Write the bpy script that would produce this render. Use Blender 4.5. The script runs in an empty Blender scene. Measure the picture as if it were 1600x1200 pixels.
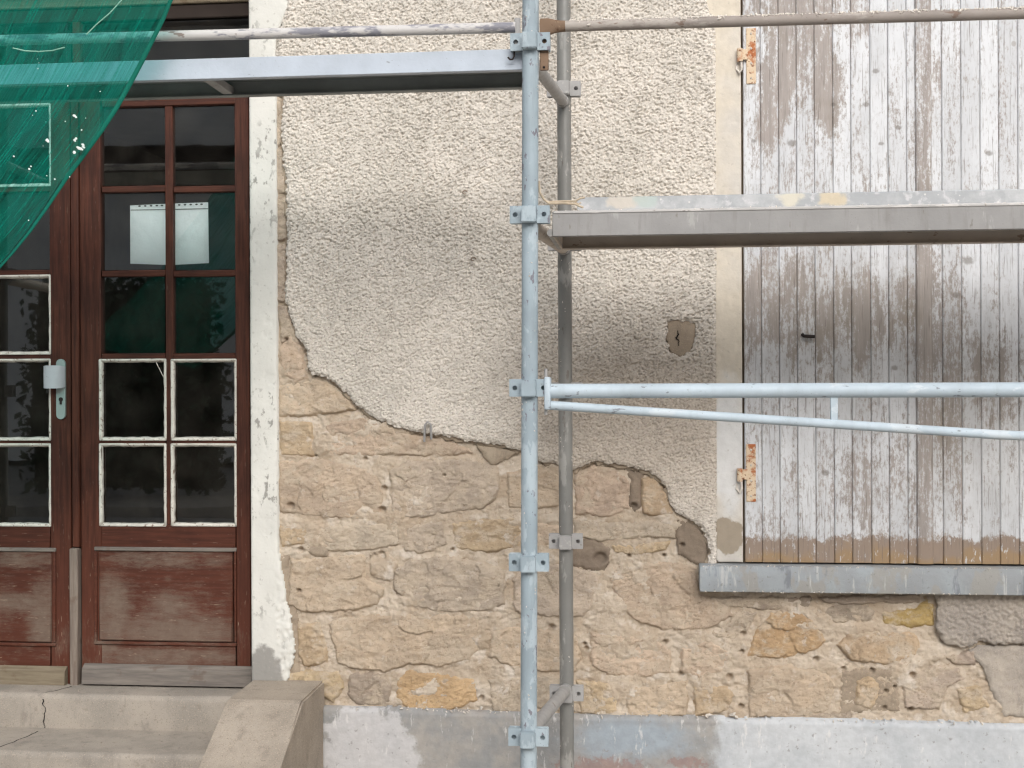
import bpy, bmesh, math, random
import numpy as np
from mathutils import Matrix, Vector

random.seed(7)
S = bpy.context.scene
COL = S.collection

# ------------------------------------------------------------------ camera, sky, sun, exposure
F = 2065.0                       # focal length in photo pixels (1600 wide)
CAM = np.array([0.0, -4.86, 1.60])
YAW, ROLL = 6.0, 0.25
cam = bpy.data.objects.new('camera', bpy.data.cameras.new('camera'))
COL.objects.link(cam)
RM = Matrix.Rotation(math.radians(YAW), 4, 'Z') @ Matrix.Rotation(math.radians(90), 4, 'X') @ Matrix.Rotation(math.radians(-ROLL), 4, 'Z')
cam.matrix_world = Matrix.Translation(Vector(CAM)) @ RM
cam.data.sensor_width = 36.0
cam.data.lens = 36.0 * F / 1600.0
cam.data.clip_start = 0.05
cam.data.clip_end = 500.0
S.camera = cam

SUN_EL, SUN_AZ = 30.0, -14.0     # the bright part of the overcast sky: behind the viewer, a little to the right
world = bpy.data.worlds.new('World'); S.world = world; world.use_nodes = True
wn = world.node_tree; wn.nodes.clear()
sky = wn.nodes.new('ShaderNodeTexSky'); sky.sky_type = 'NISHITA'; sky.sun_disc = False
sky.sun_elevation = math.radians(SUN_EL); sky.sun_rotation = math.radians(180 + SUN_AZ)
sky.dust_density = 4.0; sky.air_density = 1.0; sky.ozone_density = 1.0
hs = wn.nodes.new('ShaderNodeHueSaturation'); hs.inputs['Saturation'].default_value = 0.4
bg = wn.nodes.new('ShaderNodeBackground'); bg.inputs['Strength'].default_value = 0.14
wo = wn.nodes.new('ShaderNodeOutputWorld')
wn.links.new(sky.outputs[0], hs.inputs['Color']); wn.links.new(hs.outputs[0], bg.inputs['Color']); wn.links.new(bg.outputs[0], wo.inputs['Surface'])

sun = bpy.data.objects.new('sun', bpy.data.lights.new('sun', 'SUN')); COL.objects.link(sun)
sun.data.energy = 1.05; sun.data.angle = math.radians(40); sun.data.color = (0.94, 0.975, 1.0)
_d = Vector((math.sin(math.radians(SUN_AZ)) * math.cos(math.radians(SUN_EL)), math.cos(math.radians(SUN_AZ)) * math.cos(math.radians(SUN_EL)), -math.sin(math.radians(SUN_EL))))
sun.rotation_euler = _d.to_track_quat('-Z', 'Y').to_euler()

S.view_settings.view_transform = 'Standard'; S.view_settings.look = 'None'
S.view_settings.exposure = 0.55; S.view_settings.gamma = 1.0
S.view_settings.use_curve_mapping = False
S.render.engine = 'CYCLES'
S.cycles.use_denoising = True
S.cycles.pixel_filter_type = 'BLACKMAN_HARRIS'; S.cycles.filter_width = 1.3
S.cycles.sample_clamp_indirect = 4.0

# ------------------------------------------------------------------ measuring: photo pixel -> point on the plane y = Y
R3 = np.array(RM.to_3x3())
def P(px, py, Y):
    d = R3 @ np.array([(px - 800.0) / F, -(py - 600.0) / F, -1.0])
    t = (Y - CAM[1]) / d[1]
    return CAM + d * t
def XZ(pts, Y=0.0):
    return np.array([[P(a, b, Y)[0], P(a, b, Y)[2]] for a, b in pts])
def rect(x0, y0, x1, y1, Y):
    xm, ym = (x0 + x1) / 2, (y0 + y1) / 2
    return P(x0, ym, Y)[0], P(x1, ym, Y)[0], P(xm, y1, Y)[2], P(xm, y0, Y)[2]
def lin(r, g, b):
    f = lambda c: (c / 255 / 12.92) if c / 255 <= 0.04045 else ((c / 255 + 0.055) / 1.055) ** 2.4
    return (f(r), f(g), f(b), 1.0)

# ------------------------------------------------------------------ noise
def _h(ix, iy, seed):
    n = (ix.astype(np.int64) * 374761393 + iy.astype(np.int64) * 668265263 + seed * 1442695041) & 0xFFFFFFFF
    n = ((n ^ (n >> 13)) * 1274126177) & 0xFFFFFFFF
    return ((n ^ (n >> 16)) & 0xFFFF) / 65535.0
def vn(x, y, seed=0):
    ix, iy = np.floor(x), np.floor(y)
    fx, fy = x - ix, y - iy
    fx = fx ** 3 * (fx * (fx * 6 - 15) + 10); fy = fy ** 3 * (fy * (fy * 6 - 15) + 10)
    a, b, c, d = _h(ix, iy, seed), _h(ix + 1, iy, seed), _h(ix, iy + 1, seed), _h(ix + 1, iy + 1, seed)
    return ((a + (b - a) * fx) * (1 - fy) + (c + (d - c) * fx) * fy) * 2 - 1
def fbm(x, y, seed=0, octv=4, gain=0.5):
    s, a, t = 0, 1.0, 0
    for k in range(octv):
        # rotate each octave, so that the lattice does not show
        ca, sa = math.cos(0.6 * k + 0.3), math.sin(0.6 * k + 0.3)
        s = s + a * vn((x * ca - y * sa) * 2 ** k, (x * sa + y * ca) * 2 ** k, seed + 17 * k); t += a; a *= gain
    return s / t
def worley(x, y, seed=0):
    ix, iy = np.floor(x), np.floor(y)
    f1 = np.full(x.shape, 9.0); f2 = np.full(x.shape, 9.0); idv = np.zeros(x.shape); ddx = np.zeros(x.shape); ddy = np.zeros(x.shape)
    for i in (-1, 0, 1):
        for j in (-1, 0, 1):
            cx, cy = ix + i, iy + j
            px, py = cx + 0.1 + 0.8 * _h(cx, cy, seed), cy + 0.1 + 0.8 * _h(cx, cy, seed + 101)
            dx, dy = x - px, y - py; d = np.hypot(dx, dy)
            m = d < f1
            f2 = np.where(m, f1, np.minimum(f2, d)); f1 = np.where(m, d, f1)
            idv = np.where(m, _h(cx, cy, seed + 202), idv); ddx = np.where(m, dx, ddx); ddy = np.where(m, dy, ddy)
    return f1, f2, idv, ddx, ddy
def facet(X, Z, cell, seed, tilt=0.3, step=0.25):
    """broken faces: every cell is its own tilted plane"""
    wx = X / cell + 0.35 * fbm(X / cell / .8, Z / cell / .8, seed + 7, 3); wz = Z / cell * 1.35 + 0.35 * fbm(X / cell / .8, Z / cell / .8, seed + 8, 3)
    f1, f2, idv, dx, dy = worley(wx, wz, seed)
    a = idv * 6.283 * 3.7
    return cell * (tilt * (np.cos(a) * dx + np.sin(a) * dy) + step * (np.mod(idv * 7.31, 1.0) - 0.5) * 0.35)
def sstep(a, b, v):
    t = np.clip((v - a) / (b - a), 0, 1); return t * t * (3 - 2 * t)
def sdist(X, Z, poly):
    """signed distance to a polygon, positive inside"""
    ins = np.zeros(X.shape, bool); dd = np.full(X.shape, 1e9)
    n = len(poly)
    for i in range(n):
        ax, az = poly[i]; bx, bz = poly[(i + 1) % n]
        ex, ez = bx - ax, bz - az
        t = np.clip(((X - ax) * ex + (Z - az) * ez) / max(ex * ex + ez * ez, 1e-12), 0, 1)
        dd = np.minimum(dd, np.hypot(X - ax - t * ex, Z - az - t * ez))
        if abs(ez) > 1e-12:
            c = ((az > Z) != (bz > Z)) & (X < (bx - ax) * (Z - az) / (bz - az) + ax)
            ins ^= c
    return np.where(ins, dd, -dd)

# ------------------------------------------------------------------ object helpers
def empty(name, label, cat, loc=(0, 0, 0), group=None):
    o = bpy.data.objects.new(name, None); COL.objects.link(o); o.location = loc
    o.empty_display_size = 0.1
    tag(o, label, cat, group); return o
def tag(o, label=None, cat=None, group=None, kind=None):
    if label: o['label'] = label
    if cat: o['category'] = cat
    if group: o['group'] = group
    if kind: o['kind'] = kind
    return o
def base_of(parent):
    p = parent
    while p is not None and p.parent is not None: p = p.parent
    return Vector(p.location) if p is not None else Vector((0, 0, 0))
def link(name, me, mat, parent=None):
    if mat is not None and len(me.materials) == 0: me.materials.append(mat)
    o = bpy.data.objects.new(name, me); COL.objects.link(o)
    if parent is not None: o.parent = parent
    return o
def mesh(name, v, f, mat, parent=None, smooth=False):
    v = np.asarray(v, float) - np.array(base_of(parent))
    me = bpy.data.meshes.new(name)
    if isinstance(f, np.ndarray):
        me.vertices.add(len(v)); me.vertices.foreach_set('co', v.astype(np.float32).ravel())
        nf, k = f.shape
        me.loops.add(nf * k); me.loops.foreach_set('vertex_index', f.astype(np.int32).ravel())
        me.polygons.add(nf); me.polygons.foreach_set('loop_start', np.arange(0, nf * k, k, dtype=np.int32))
        me.update(calc_edges=True)
    else:
        me.from_pydata(v.tolist(), [], f); me.update()
    if smooth: me.polygons.foreach_set('use_smooth', np.ones(len(me.polygons), bool))
    return link(name, me, mat, parent)
def bm_obj(name, bm, mat, parent=None, smooth=False):
    bmesh.ops.recalc_face_normals(bm, faces=bm.faces)
    b = base_of(parent)
    bmesh.ops.translate(bm, verts=bm.verts, vec=-b)
    me = bpy.data.meshes.new(name); bm.to_mesh(me); bm.free()
    if smooth:
        me.polygons.foreach_set('use_smooth', np.ones(len(me.polygons), bool))
        me.set_sharp_from_angle(angle=math.radians(38))
    return link(name, me, mat, parent)
def bm_box(bm, x0, x1, y0, y1, z0, z1, bev=0.0, seg=1):
    r = bmesh.ops.create_cube(bm, size=1.0)
    vs = r['verts']
    for v in vs:
        v.co = Vector((x0 + (v.co.x + .5) * (x1 - x0), y0 + (v.co.y + .5) * (y1 - y0), z0 + (v.co.z + .5) * (z1 - z0)))
    if bev > 0:
        es = list({e for v in vs for e in v.link_edges})
        bmesh.ops.bevel(bm, geom=es, offset=bev, segments=seg, affect='EDGES', profile=0.5)
def box(name, x0, x1, y0, y1, z0, z1, mat, parent=None, bev=0.0, seg=1):
    bm = bmesh.new(); bm_box(bm, min(x0, x1), max(x0, x1), min(y0, y1), max(y0, y1), min(z0, z1), max(z0, z1), bev, seg)
    return bm_obj(name, bm, mat, parent, smooth=bev > 0)
def pbox(name, x0, y0, x1, y1, Y, front, back, mat, parent=None, bev=0.0):
    """a box whose front rectangle is measured in the photo on plane Y"""
    a, b, c, d = rect(x0, y0, x1, y1, Y)
    return box(name, a, b, Y + front, Y + back, c, d, mat, parent, bev)
def bm_tube(bm, pts, r, n=16, cap=True):
    pts = [Vector(p) for p in pts]
    rs = r if isinstance(r, (list, tuple)) else [r] * len(pts)
    prev = None; rings = []
    up = None
    for i, p in enumerate(pts):
        t = (pts[min(i + 1, len(pts) - 1)] - pts[max(i - 1, 0)]).normalized()
        if up is None:
            up = Vector((0, 0, 1)) if abs(t.z) < 0.9 else Vector((0, 1, 0))
        a = t.cross(up).normalized(); b = t.cross(a).normalized(); up = -b if b.dot(up) < 0 else b
        rings.append([bm.verts.new(p + (a * math.cos(2 * math.pi * k / n) + b * math.sin(2 * math.pi * k / n)) * rs[i]) for k in range(n)])
    for A, B in zip(rings, rings[1:]):
        for k in range(n): bm.faces.new((A[k], A[(k + 1) % n], B[(k + 1) % n], B[k]))
    if cap:
        bm.faces.new(rings[0]); bm.faces.new(rings[-1])
def tube(name, pts, r, mat, parent=None, n=20):
    bm = bmesh.new(); bm_tube(bm, pts, r, n); return bm_obj(name, bm, mat, parent, smooth=True)
def loft_x(name, secs, mat, parent, n=20):
    """sections (x, y, z, half_depth, half_height) lofted along x"""
    bm = bmesh.new(); rings = []
    for x, y, z, ry, rz in secs:
        rings.append([bm.verts.new((x, y + ry * math.cos(2 * math.pi * k / n), z + rz * math.sin(2 * math.pi * k / n))) for k in range(n)])
    for A, B in zip(rings, rings[1:]):
        for k in range(n): bm.faces.new((A[k], A[(k + 1) % n], B[(k + 1) % n], B[k]))
    bm.faces.new(rings[0]); bm.faces.new(rings[-1])
    return bm_obj(name, bm, mat, parent, smooth=True)
def patch(name, poly, Y, step, hf, back, mat, parent, rag=0.0, keep=None, edge=0.004, smooth=True, undercut=0.0, seed=1, grow=0.0):
    """a relief sheet bounded by polygon `poly` (world x, z) standing proud of plane Y; hf(X, Z, sd) is its height towards the viewer"""
    x0, z0 = poly.min(0) - 0.035; x1, z1 = poly.max(0) + 0.035
    xs = np.arange(x0, x1 + step, step); zs = np.arange(z0, z1 + step, step)
    X, Z = np.meshgrid(xs, zs)
    sd = sdist(X, Z, poly) + grow
    if np.isscalar(rag): ra = rag
    else: ra = rag
    ramp = ra(X, Z) if callable(ra) else ra
    sdn = sd + ramp * (fbm(X / 0.055, Z / 0.055, seed + 3, 4, 0.6) * 1.0 + 0.5 * vn(X / 0.012, Z / 0.012, seed + 9))
    if keep is not None: sdn = np.minimum(sdn, keep(X, Z))
    H = hf(X, Z, sdn)
    c = (sdn[:-1, :-1] + sdn[1:, :-1] + sdn[:-1, 1:] + sdn[1:, 1:]) / 4
    K = c > 0
    idx = np.arange(X.size).reshape(X.shape)
    q = np.stack([idx[:-1, :-1], idx[:-1, 1:], idx[1:, 1:], idx[1:, :-1]], -1)[K]
    if len(q) == 0: return None
    V = np.stack([X, Y - H, Z], -1).reshape(-1, 3)
    # skirt
    e = np.concatenate([q[:, [0, 1]], q[:, [1, 2]], q[:, [2, 3]], q[:, [3, 0]]])
    key = np.minimum(e[:, 0], e[:, 1]) * (X.size + 1) + np.maximum(e[:, 0], e[:, 1])
    u, inv, cnt = np.unique(key, return_inverse=True, return_counts=True)
    be = e[cnt[inv] == 1]
    bv = np.unique(be)
    mp = {int(a): X.size + i for i, a in enumerate(bv)}
    BV = V[bv].copy(); BV[:, 1] = back
    if undercut:
        # lean the skirt inwards (towards the middle of the sheet)
        gx, gz = np.gradient(sd, step)[1].ravel()[bv], np.gradient(sd, step)[0].ravel()[bv]
        BV[:, 0] += gx * undercut; BV[:, 2] += gz * undercut
    V = np.concatenate([V, BV])
    sk = np.array([[b, a, mp[int(a)], mp[int(b)]] for a, b in be], int)
    q = np.concatenate([q, sk])
    used = np.unique(q); remap = np.full(len(V), -1); remap[used] = np.arange(len(used))
    return mesh(name, V[used], remap[q], mat, parent, smooth)
def dup(o, parent=None):
    c = o.copy(); COL.objects.link(c)
    if parent is not None: c.parent = parent
    return c

# ------------------------------------------------------------------ material helpers
class Mat:
    def __init__(s, name, rough=0.85, spec=0.25, metal=0.0):
        s.m = bpy.data.materials.new(name); s.m.use_nodes = True
        s.t = s.m.node_tree; s.b = s.t.nodes['Principled BSDF']
        s.b.inputs['Roughness'].default_value = rough
        s.b.inputs['Specular IOR Level'].default_value = spec
        s.b.inputs['Metallic'].default_value = metal
        g = s.t.nodes.new('ShaderNodeNewGeometry'); s.pos = g.outputs['Position']; s.nrm = g.outputs['Normal']
        s.oi = s.t.nodes.new('ShaderNodeObjectInfo')
        s.hgt = None
    def put(s, sock, v):
        if v is None: return
        if isinstance(v, bpy.types.NodeSocket): s.t.links.new(v, sock)
        else: sock.default_value = v
    def vec(s, sx, sy, sz, off=None):
        n = s.t.nodes.new('ShaderNodeMapping'); n.inputs['Scale'].default_value = (sx, sy, sz)
        s.t.links.new(s.pos, n.inputs['Vector'])
        if off is not None:
            c = s.t.nodes.new('ShaderNodeCombineXYZ')
            for i in range(3): s.put(c.inputs[i], off)
            s.t.links.new(c.outputs[0], n.inputs['Location'])
        return n.outputs[0]
    def noise(s, scale=1.0, detail=4, rough=0.55, vec=None, dist=0.0):
        n = s.t.nodes.new('ShaderNodeTexNoise'); n.inputs['Scale'].default_value = scale
        n.inputs['Detail'].default_value = detail; n.inputs['Roughness'].default_value = rough
        n.inputs['Distortion'].default_value = dist
        s.put(n.inputs['Vector'], vec if vec is not None else s.pos); return n.outputs['Fac']
    def voro(s, scale, vec=None, feature='F1'):
        n = s.t.nodes.new('ShaderNodeTexVoronoi'); n.feature = feature; n.inputs['Scale'].default_value = scale
        s.put(n.inputs['Vector'], vec if vec is not None else s.pos); return n.outputs['Distance']
    def math(s, op, a, b=None, clamp=False):
        n = s.t.nodes.new('ShaderNodeMath'); n.operation = op; n.use_clamp = clamp
        s.put(n.inputs[0], a)
        if b is not None: s.put(n.inputs[1], b)
        return n.outputs[0]
    def rng(s, v, a, b, c=0.0, d=1.0):
        n = s.t.nodes.new('ShaderNodeMapRange'); n.inputs['From Min'].default_value = a; n.inputs['From Max'].default_value = b
        n.inputs['To Min'].default_value = c; n.inputs['To Max'].default_value = d; n.interpolation_type = 'SMOOTHSTEP'
        s.put(n.inputs['Value'], v); return n.outputs['Result']
    def mix(s, f, a, b, mode='MIX'):
        n = s.t.nodes.new('ShaderNodeMix'); n.data_type = 'RGBA'; n.blend_type = mode
        s.put(n.inputs['Factor'], f); s.put(n.inputs['A'], None)
        s.put(n.inputs[6], a); s.put(n.inputs[7], b); return n.outputs[2]
    def xyz(s):
        n = s.t.nodes.new('ShaderNodeSeparateXYZ'); s.t.links.new(s.pos, n.inputs[0]); return n.outputs
    def blob(s, px, py, rx, ry, Y=0.0, soft=0.35, nz=None, k=1.2):
        """soft wear patch centred where the photo has it; 1 inside"""
        c = P(px, py, Y); sc = (Y - CAM[1]) / F
        X, _, Z = s.xyz()
        dx = s.math('DIVIDE', s.math('SUBTRACT', X, float(c[0])), rx * sc); dz = s.math('DIVIDE', s.math('SUBTRACT', Z, float(c[2])), ry * sc)
        d = s.math('ADD', s.math('MULTIPLY', dx, dx), s.math('MULTIPLY', dz, dz))
        d = s.math('SQRT', d)
        if nz is not None: d = s.math('ADD', d, s.math('MULTIPLY', s.math('SUBTRACT', nz, 0.5), k))
        return s.rng(d, 1 - soft, 1 + soft, 1.0, 0.0)
    def mx(s, *a):
        r = a[0]
        for b in a[1:]: r = s.math('MAXIMUM', r, b)
        return r
    def col(s, c): s.put(s.b.inputs['Base Color'], c)
    def bump(s, h, dist=0.003, strength=0.6):
        n = s.t.nodes.new('ShaderNodeBump'); n.inputs['Distance'].default_value = dist; n.inputs['Strength'].default_value = strength
        s.put(n.inputs['Height'], h)
        if s.hgt is not None: s.t.links.new(s.hgt, n.inputs['Normal'])
        s.hgt = n.outputs[0]; s.t.links.new(s.hgt, s.b.inputs['Normal'])
    def rough(s, v): s.put(s.b.inputs['Roughness'], v)

def vary(m, c, lo=0.85, hi=1.12, scale=6.0, detail=5):
    n = m.noise(scale, detail)
    a = m.rng(n, 0.3, 0.7, lo, hi)
    cc = m.t.nodes.new('ShaderNodeCombineXYZ')
    for i in range(3): m.put(cc.inputs[i], a)
    return m.mix(1.0, c, cc.outputs[0], 'MULTIPLY')

def m_render():
    m = Mat('cream_roughcast', 0.95, 0.1)
    big = m.noise(1.6, 5, 0.6)
    c = m.mix(m.rng(big, 0.38, 0.68), lin(210, 202, 192), lin(196, 189, 179))
    mid = m.noise(9, 4)
    c = m.mix(m.rng(mid, 0.48, 0.72, 0, 0.22), c, lin(166, 160, 150))
    n2 = m.noise(14, 3)
    # grey weathering above the broken edge and brown staining low on the right
    g = m.blob(580, 560, 150, 110, 0, 0.6, n2, 1.0)
    c = m.mix(m.math('MULTIPLY', g, 0.1), c, lin(150, 145, 137))
    b = m.blob(1000, 660, 190, 150, 0, 0.6, n2, 0.9)
    c = m.mix(m.math('MULTIPLY', b, 0.5), c, lin(158, 143, 127))
    fine = m.noise(150, 3, 0.6, m.vec(0.8, 1, 1.3))
    c = m.mix(m.rng(fine, 0.555, 0.64, 0, 0.6), c, lin(140, 131, 120))  # dark flecks painted in for the shade of small pits
    c = m.mix(m.rng(m.noise(75, 3, 0.6, m.vec(0.8, 1, 1.3)), 0.6, 0.68, 0, 0.45), c, lin(134, 127, 117))  # coarser flecks, pit shade put into the colour as well
    c = vary(m, c, 0.95, 1.06, 30)
    m.col(c)
    m.bump(m.noise(330, 4, 0.65), 0.002, 0.5)
    return m.m
def m_render_far():
    m = Mat('cream_roughcast_coarse', 0.95, 0.1)
    c = m.mix(m.rng(m.noise(1.6, 5, 0.6), 0.38, 0.68), lin(210, 202, 192), lin(196, 189, 179))
    m.col(vary(m, c, 0.9, 1.05, 40)); m.bump(m.noise(55, 4, 0.6), 0.02, 0.8); return m.m
def m_mortar():
    m = Mat('lime_mortar', 0.95, 0.1)
    n = m.noise(7, 5, 0.6)
    c = m.mix(m.rng(n, 0.35, 0.65), lin(196, 182, 165), lin(176, 159, 139))
    c = m.mix(m.rng(m.noise(16, 4), 0.52, 0.7, 0, 0.75), c, lin(210, 200, 188))
    c = m.mix(m.rng(m.noise(11, 4, 0.6, m.vec(1, 1, 1.7)), 0.58, 0.72, 0, 0.6), c, lin(150, 134, 116))
    g = m.noise(60, 4, 0.6)
    c = m.mix(m.rng(g, 0.58, 0.72, 0, 0.5), c, lin(140, 118, 96))
    c = m.mix(m.rng(m.voro(90), 0.13, 0.05, 0, 0.7), c, lin(212, 200, 182))
    m.col(c)
    m.bump(m.noise(90, 5, 0.7), 0.006, 0.8); m.bump(m.noise(300, 3, 0.6), 0.002, 0.5)
    return m.m
def m_stone():
    m = Mat('weathered_limestone', 0.95, 0.1)
    base = m.oi.outputs['Color']
    r = m.oi.outputs['Random']
    off = m.math('MULTIPLY', r, 37.0)
    v = m.vec(1, 1, 1, off)
    n = m.noise(9, 5, 0.6, v)
    c = m.mix(1.0, base, m.mix(m.rng(n, 0.3, 0.7), (0.84, 0.83, 0.82, 1), (1.13, 1.12, 1.1, 1)), 'MULTIPLY')
    bed = m.noise(14, 6, 0.7, m.vec(1, 1, 1.6, off))
    c = m.mix(m.rng(bed, 0.5, 0.7, 0, 0.4), c, m.mix(1.0, base, (0.86, 0.79, 0.69, 1), 'MULTIPLY'))
    # old mortar smeared over the face
    sm = m.noise(10, 5, 0.65, m.vec(1, 1, 1.3, off))
    c = m.mix(m.rng(sm, 0.48, 0.62, 0, 0.8), c, lin(196, 180, 160))
    pale = m.noise(22, 4, 0.6, v)
    c = m.mix(m.rng(pale, 0.6, 0.72, 0, 0.65), c, lin(208, 196, 182))
    c = m.mix(m.rng(m.noise(70, 4, 0.6, m.vec(1, 1, 1.6, off)), 0.58, 0.74, 0, 0.55), c, lin(132, 108, 84))
    c = m.mix(m.rng(m.noise(120, 4, 0.7, v), 0.58, 0.7, 0, 0.5), c, lin(120, 100, 80))
    c = m.mix(m.rng(m.noise(130, 4, 0.7, m.vec(1, 1, 1, m.math('ADD', off, 5.0))), 0.6, 0.72, 0, 0.5), c, lin(216, 204, 186))
    m.col(c)
    m.bump(m.noise(55, 6, 0.75, m.vec(1, 1, 1.3)), 0.010, 0.8); m.bump(m.noise(230, 4, 0.7), 0.004, 0.8)
    return m.m
def m_simple(name, c, lo=0.85, hi=1.1, scale=8, rough=0.85, spec=0.2, bump=None, metal=0.0):
    m = Mat(name, rough, spec, metal); m.col(vary(m, c, lo, hi, scale))
    if bump: m.bump(m.noise(bump[0], 4, 0.6), bump[1], 0.6)
    return m.m
def m_jamb():
    m = Mat('flaking_white_plaster', 0.9, 0.15)
    c = vary(m, lin(208, 206, 199), 0.94, 1.05, 5)
    sp = m.noise(38, 5, 0.65, m.vec(1, 1, 0.55)); reg = m.noise(3.2, 3)
    X = m.xyz()[0]
    k = m.math('MULTIPLY', m.rng(sp, 0.56, 0.62), m.rng(reg, 0.42, 0.56))
    c = m.mix(k, c, lin(150, 147, 141))
    lowm = m.mx(m.blob(414, 1062, 32, 52, 0, 0.12, m.noise(25, 4), 0.9))
    c = m.mix(lowm, c, lin(146, 143, 138))
    c = m.mix(m.rng(m.noise(55, 4), 0.62, 0.72, 0, 0.6), c, lin(165, 160, 152))
    m.col(c); m.bump(m.noise(60, 4), 0.003, 0.5); m.bump(k, 0.002, -0.6); return m.m
def m_surround():
    m = Mat('smooth_cream_band', 0.9, 0.15)
    c = m.mix(m.rng(m.noise(2.5, 4), 0.4, 0.65), lin(203, 193, 177), lin(196, 190, 182))
    n = m.noise(30, 4)
    c = m.mix(m.blob(1140, 700, 30, 100, 0, 0.4, m.noise(18, 4), 1.0), c, lin(206, 205, 203))
    c = m.mix(m.blob(1136, 836, 25, 28, 0, 0.08, n, 0.9), c, lin(157, 145, 129))
    c = m.mix(m.rng(m.noise(55, 4), 0.6, 0.72, 0, 0.4), c, lin(160, 152, 142))
    m.col(vary(m, c, 0.95, 1.04, 30)); m.bump(m.noise(70, 4), 0.0025, 0.5); return m.m
def m_plinth():
    m = Mat('painted_cement_plinth', 0.85, 0.25)
    n = m.noise(9, 5, 0.6); n2 = m.noise(22, 4, 0.6)
    c = m.mix(m.rng(n, 0.35, 0.65), lin(158, 153, 147), lin(141, 141, 140))
    c = m.mix(m.blob(985, 1150, 90, 28, 0, 0.5, n2, 1.2), c, lin(150, 158, 165))
    wl = m.mx(m.blob(575, 1170, 72, 75, 0, 0.12, n2, 1.3), m.blob(620, 1190, 40, 50, 0, 0.2, n2, 1.4))
    c = m.mix(m.math('MULTIPLY', wl, 0.85), c, lin(190, 188, 188))
    X = m.xyz()[0]; xe = float(P(1120, 1160, -0.035)[0])
    wr = m.rng(m.math('ADD', X, m.math('MULTIPLY', m.math('SUBTRACT', n2, 0.5), 0.12)), xe - 0.03, xe + 0.03)
    c = m.mix(wr, c, m.mix(m.rng(m.noise(4, 5, 0.6), 0.35, 0.65), lin(188, 190, 192), lin(174, 177, 180)))
    red = m.mx(m.blob(940, 1195, 60, 14, 0, 0.3, m.noise(50, 5, .7), 3.4), m.blob(1075, 1187, 32, 8, 0, 0.3, m.noise(50, 5, .7), 3.4))
    c = m.mix(m.math('MULTIPLY', red, 0.45), c, lin(140, 98, 88))
    c = m.mix(m.rng(m.noise(48, 4, 0.6), 0.62, 0.7, 0, 0.7), c, lin(140, 137, 135))
    c = m.mix(m.rng(m.noise(16, 5, 0.7, m.vec(2.2, 1, 0.6)), 0.6, 0.68, 0, 0.55), c, lin(214, 211, 208))
    m.col(vary(m, c, 0.94, 1.05, 40)); m.bump(m.noise(30, 5, 0.6), 0.004, 0.6); m.bump(m.noise(160, 3), 0.001, 0.5); return m.m
def m_door(vert, wear, name):
    m = Mat(name, 0.55, 0.2)
    st = m.vec(1, 1, 0.06) if vert else m.vec(0.06, 1, 1)
    n = m.noise(90, 5, 0.6, st)
    c = m.mix(m.rng(n, 0.3, 0.7), lin(58, 33, 25), lin(84, 48, 36))
    c = m.mix(m.rng(m.noise(5, 4), 0.4, 0.65), c, m.mix(1.0, c, (0.7, 0.7, 0.74, 1), 'MULTIPLY'))
    if wear > 0:
        Z = m.xyz()[2]
        low = m.rng(Z, float(P(200, 1000, 0.12)[2]), float(P(200, 760, 0.12)[2]), 1.0, 0.0)
        c = m.mix(m.math('MULTIPLY', low, 0.55), c, lin(98, 56, 43))
        ws = m.vec(1, 1, 0.2) if vert else m.vec(0.2, 1, 1)
        fn = m.noise(70, 8, 0.85, ws); cs = m.noise(9, 4, 0.6)
        w = m.math('ADD', m.math('MULTIPLY', fn, 0.6), m.math('MULTIPLY', cs, 0.4))
        w = m.math('ADD', w, m.math('MULTIPLY', m.math('SUBTRACT', low, 1.0), 0.16 / max(wear, 0.1)))
        if wear > 0.9:
            hot = m.mx(m.blob(260, 872, 130, 16, 0.12, .6, cs, 1.6), m.blob(175, 950, 32, 60, 0.12, .6, cs, 1.6), m.blob(275, 985, 90, 26, 0.12, .7, cs, 1.8), m.blob(265, 950, 40, 26, 0.12, .7, cs, 1.6),
                       m.blob(72, 960, 26, 60, 0.12, .7, cs, 1.6), m.blob(40, 872, 60, 16, 0.12, .6, cs, 1.6), m.blob(30, 940, 60, 14, 0.12, .7, cs, 1.6))
            w = m.math('ADD', w, m.math('MULTIPLY', hot, 0.15))
        elif not vert:
            w = m.math('ADD', w, m.math('MULTIPLY', m.mx(m.blob(250, 1026, 150, 14, 0.12, .6, cs, 1.6), m.blob(160, 1020, 30, 26, 0.12, .6, cs, 1.4)), 0.15))
        t0 = 0.60 - 0.07 * wear
        k = m.rng(w, t0 - 0.10, t0 + 0.15, 0, 0.8)
        c = m.mix(k, c, m.mix(m.noise(40, 4), lin(128, 114, 101), lin(102, 88, 78)))
        sc = m.noise(130, 3, 0.6, m.vec(1, 1, 0.15) if vert else m.vec(0.15, 1, 1))
        c = m.mix(m.math('MULTIPLY', m.rng(sc, 0.64, 0.74), m.math('ADD', m.math('MULTIPLY', low, 0.5), 0.12)), c, lin(160, 142, 124))
        m.rough(m.rng(w, t0, t0 + 0.1, 0.5, 0.9))
    m.col(c); m.bump(n, 0.0015, 0.5); return m.m
def m_greywood(name, c0, c1, vert=False):
    m = Mat(name, 0.85, 0.15)
    n = m.noise(70, 5, 0.65, m.vec(1, 1, 0.08) if vert else m.vec(0.08, 1, 1))
    c = m.mix(m.rng(n, 0.3, 0.7), c0, c1)
    c = m.mix(m.rng(m.noise(16, 4), 0.58, 0.7, 0, 0.6), c, m.mix(1.0, c0, (0.6, 0.5, 0.45, 1), 'MULTIPLY'))
    m.col(c); m.bump(n, 0.002, 0.6); return m.m
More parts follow.
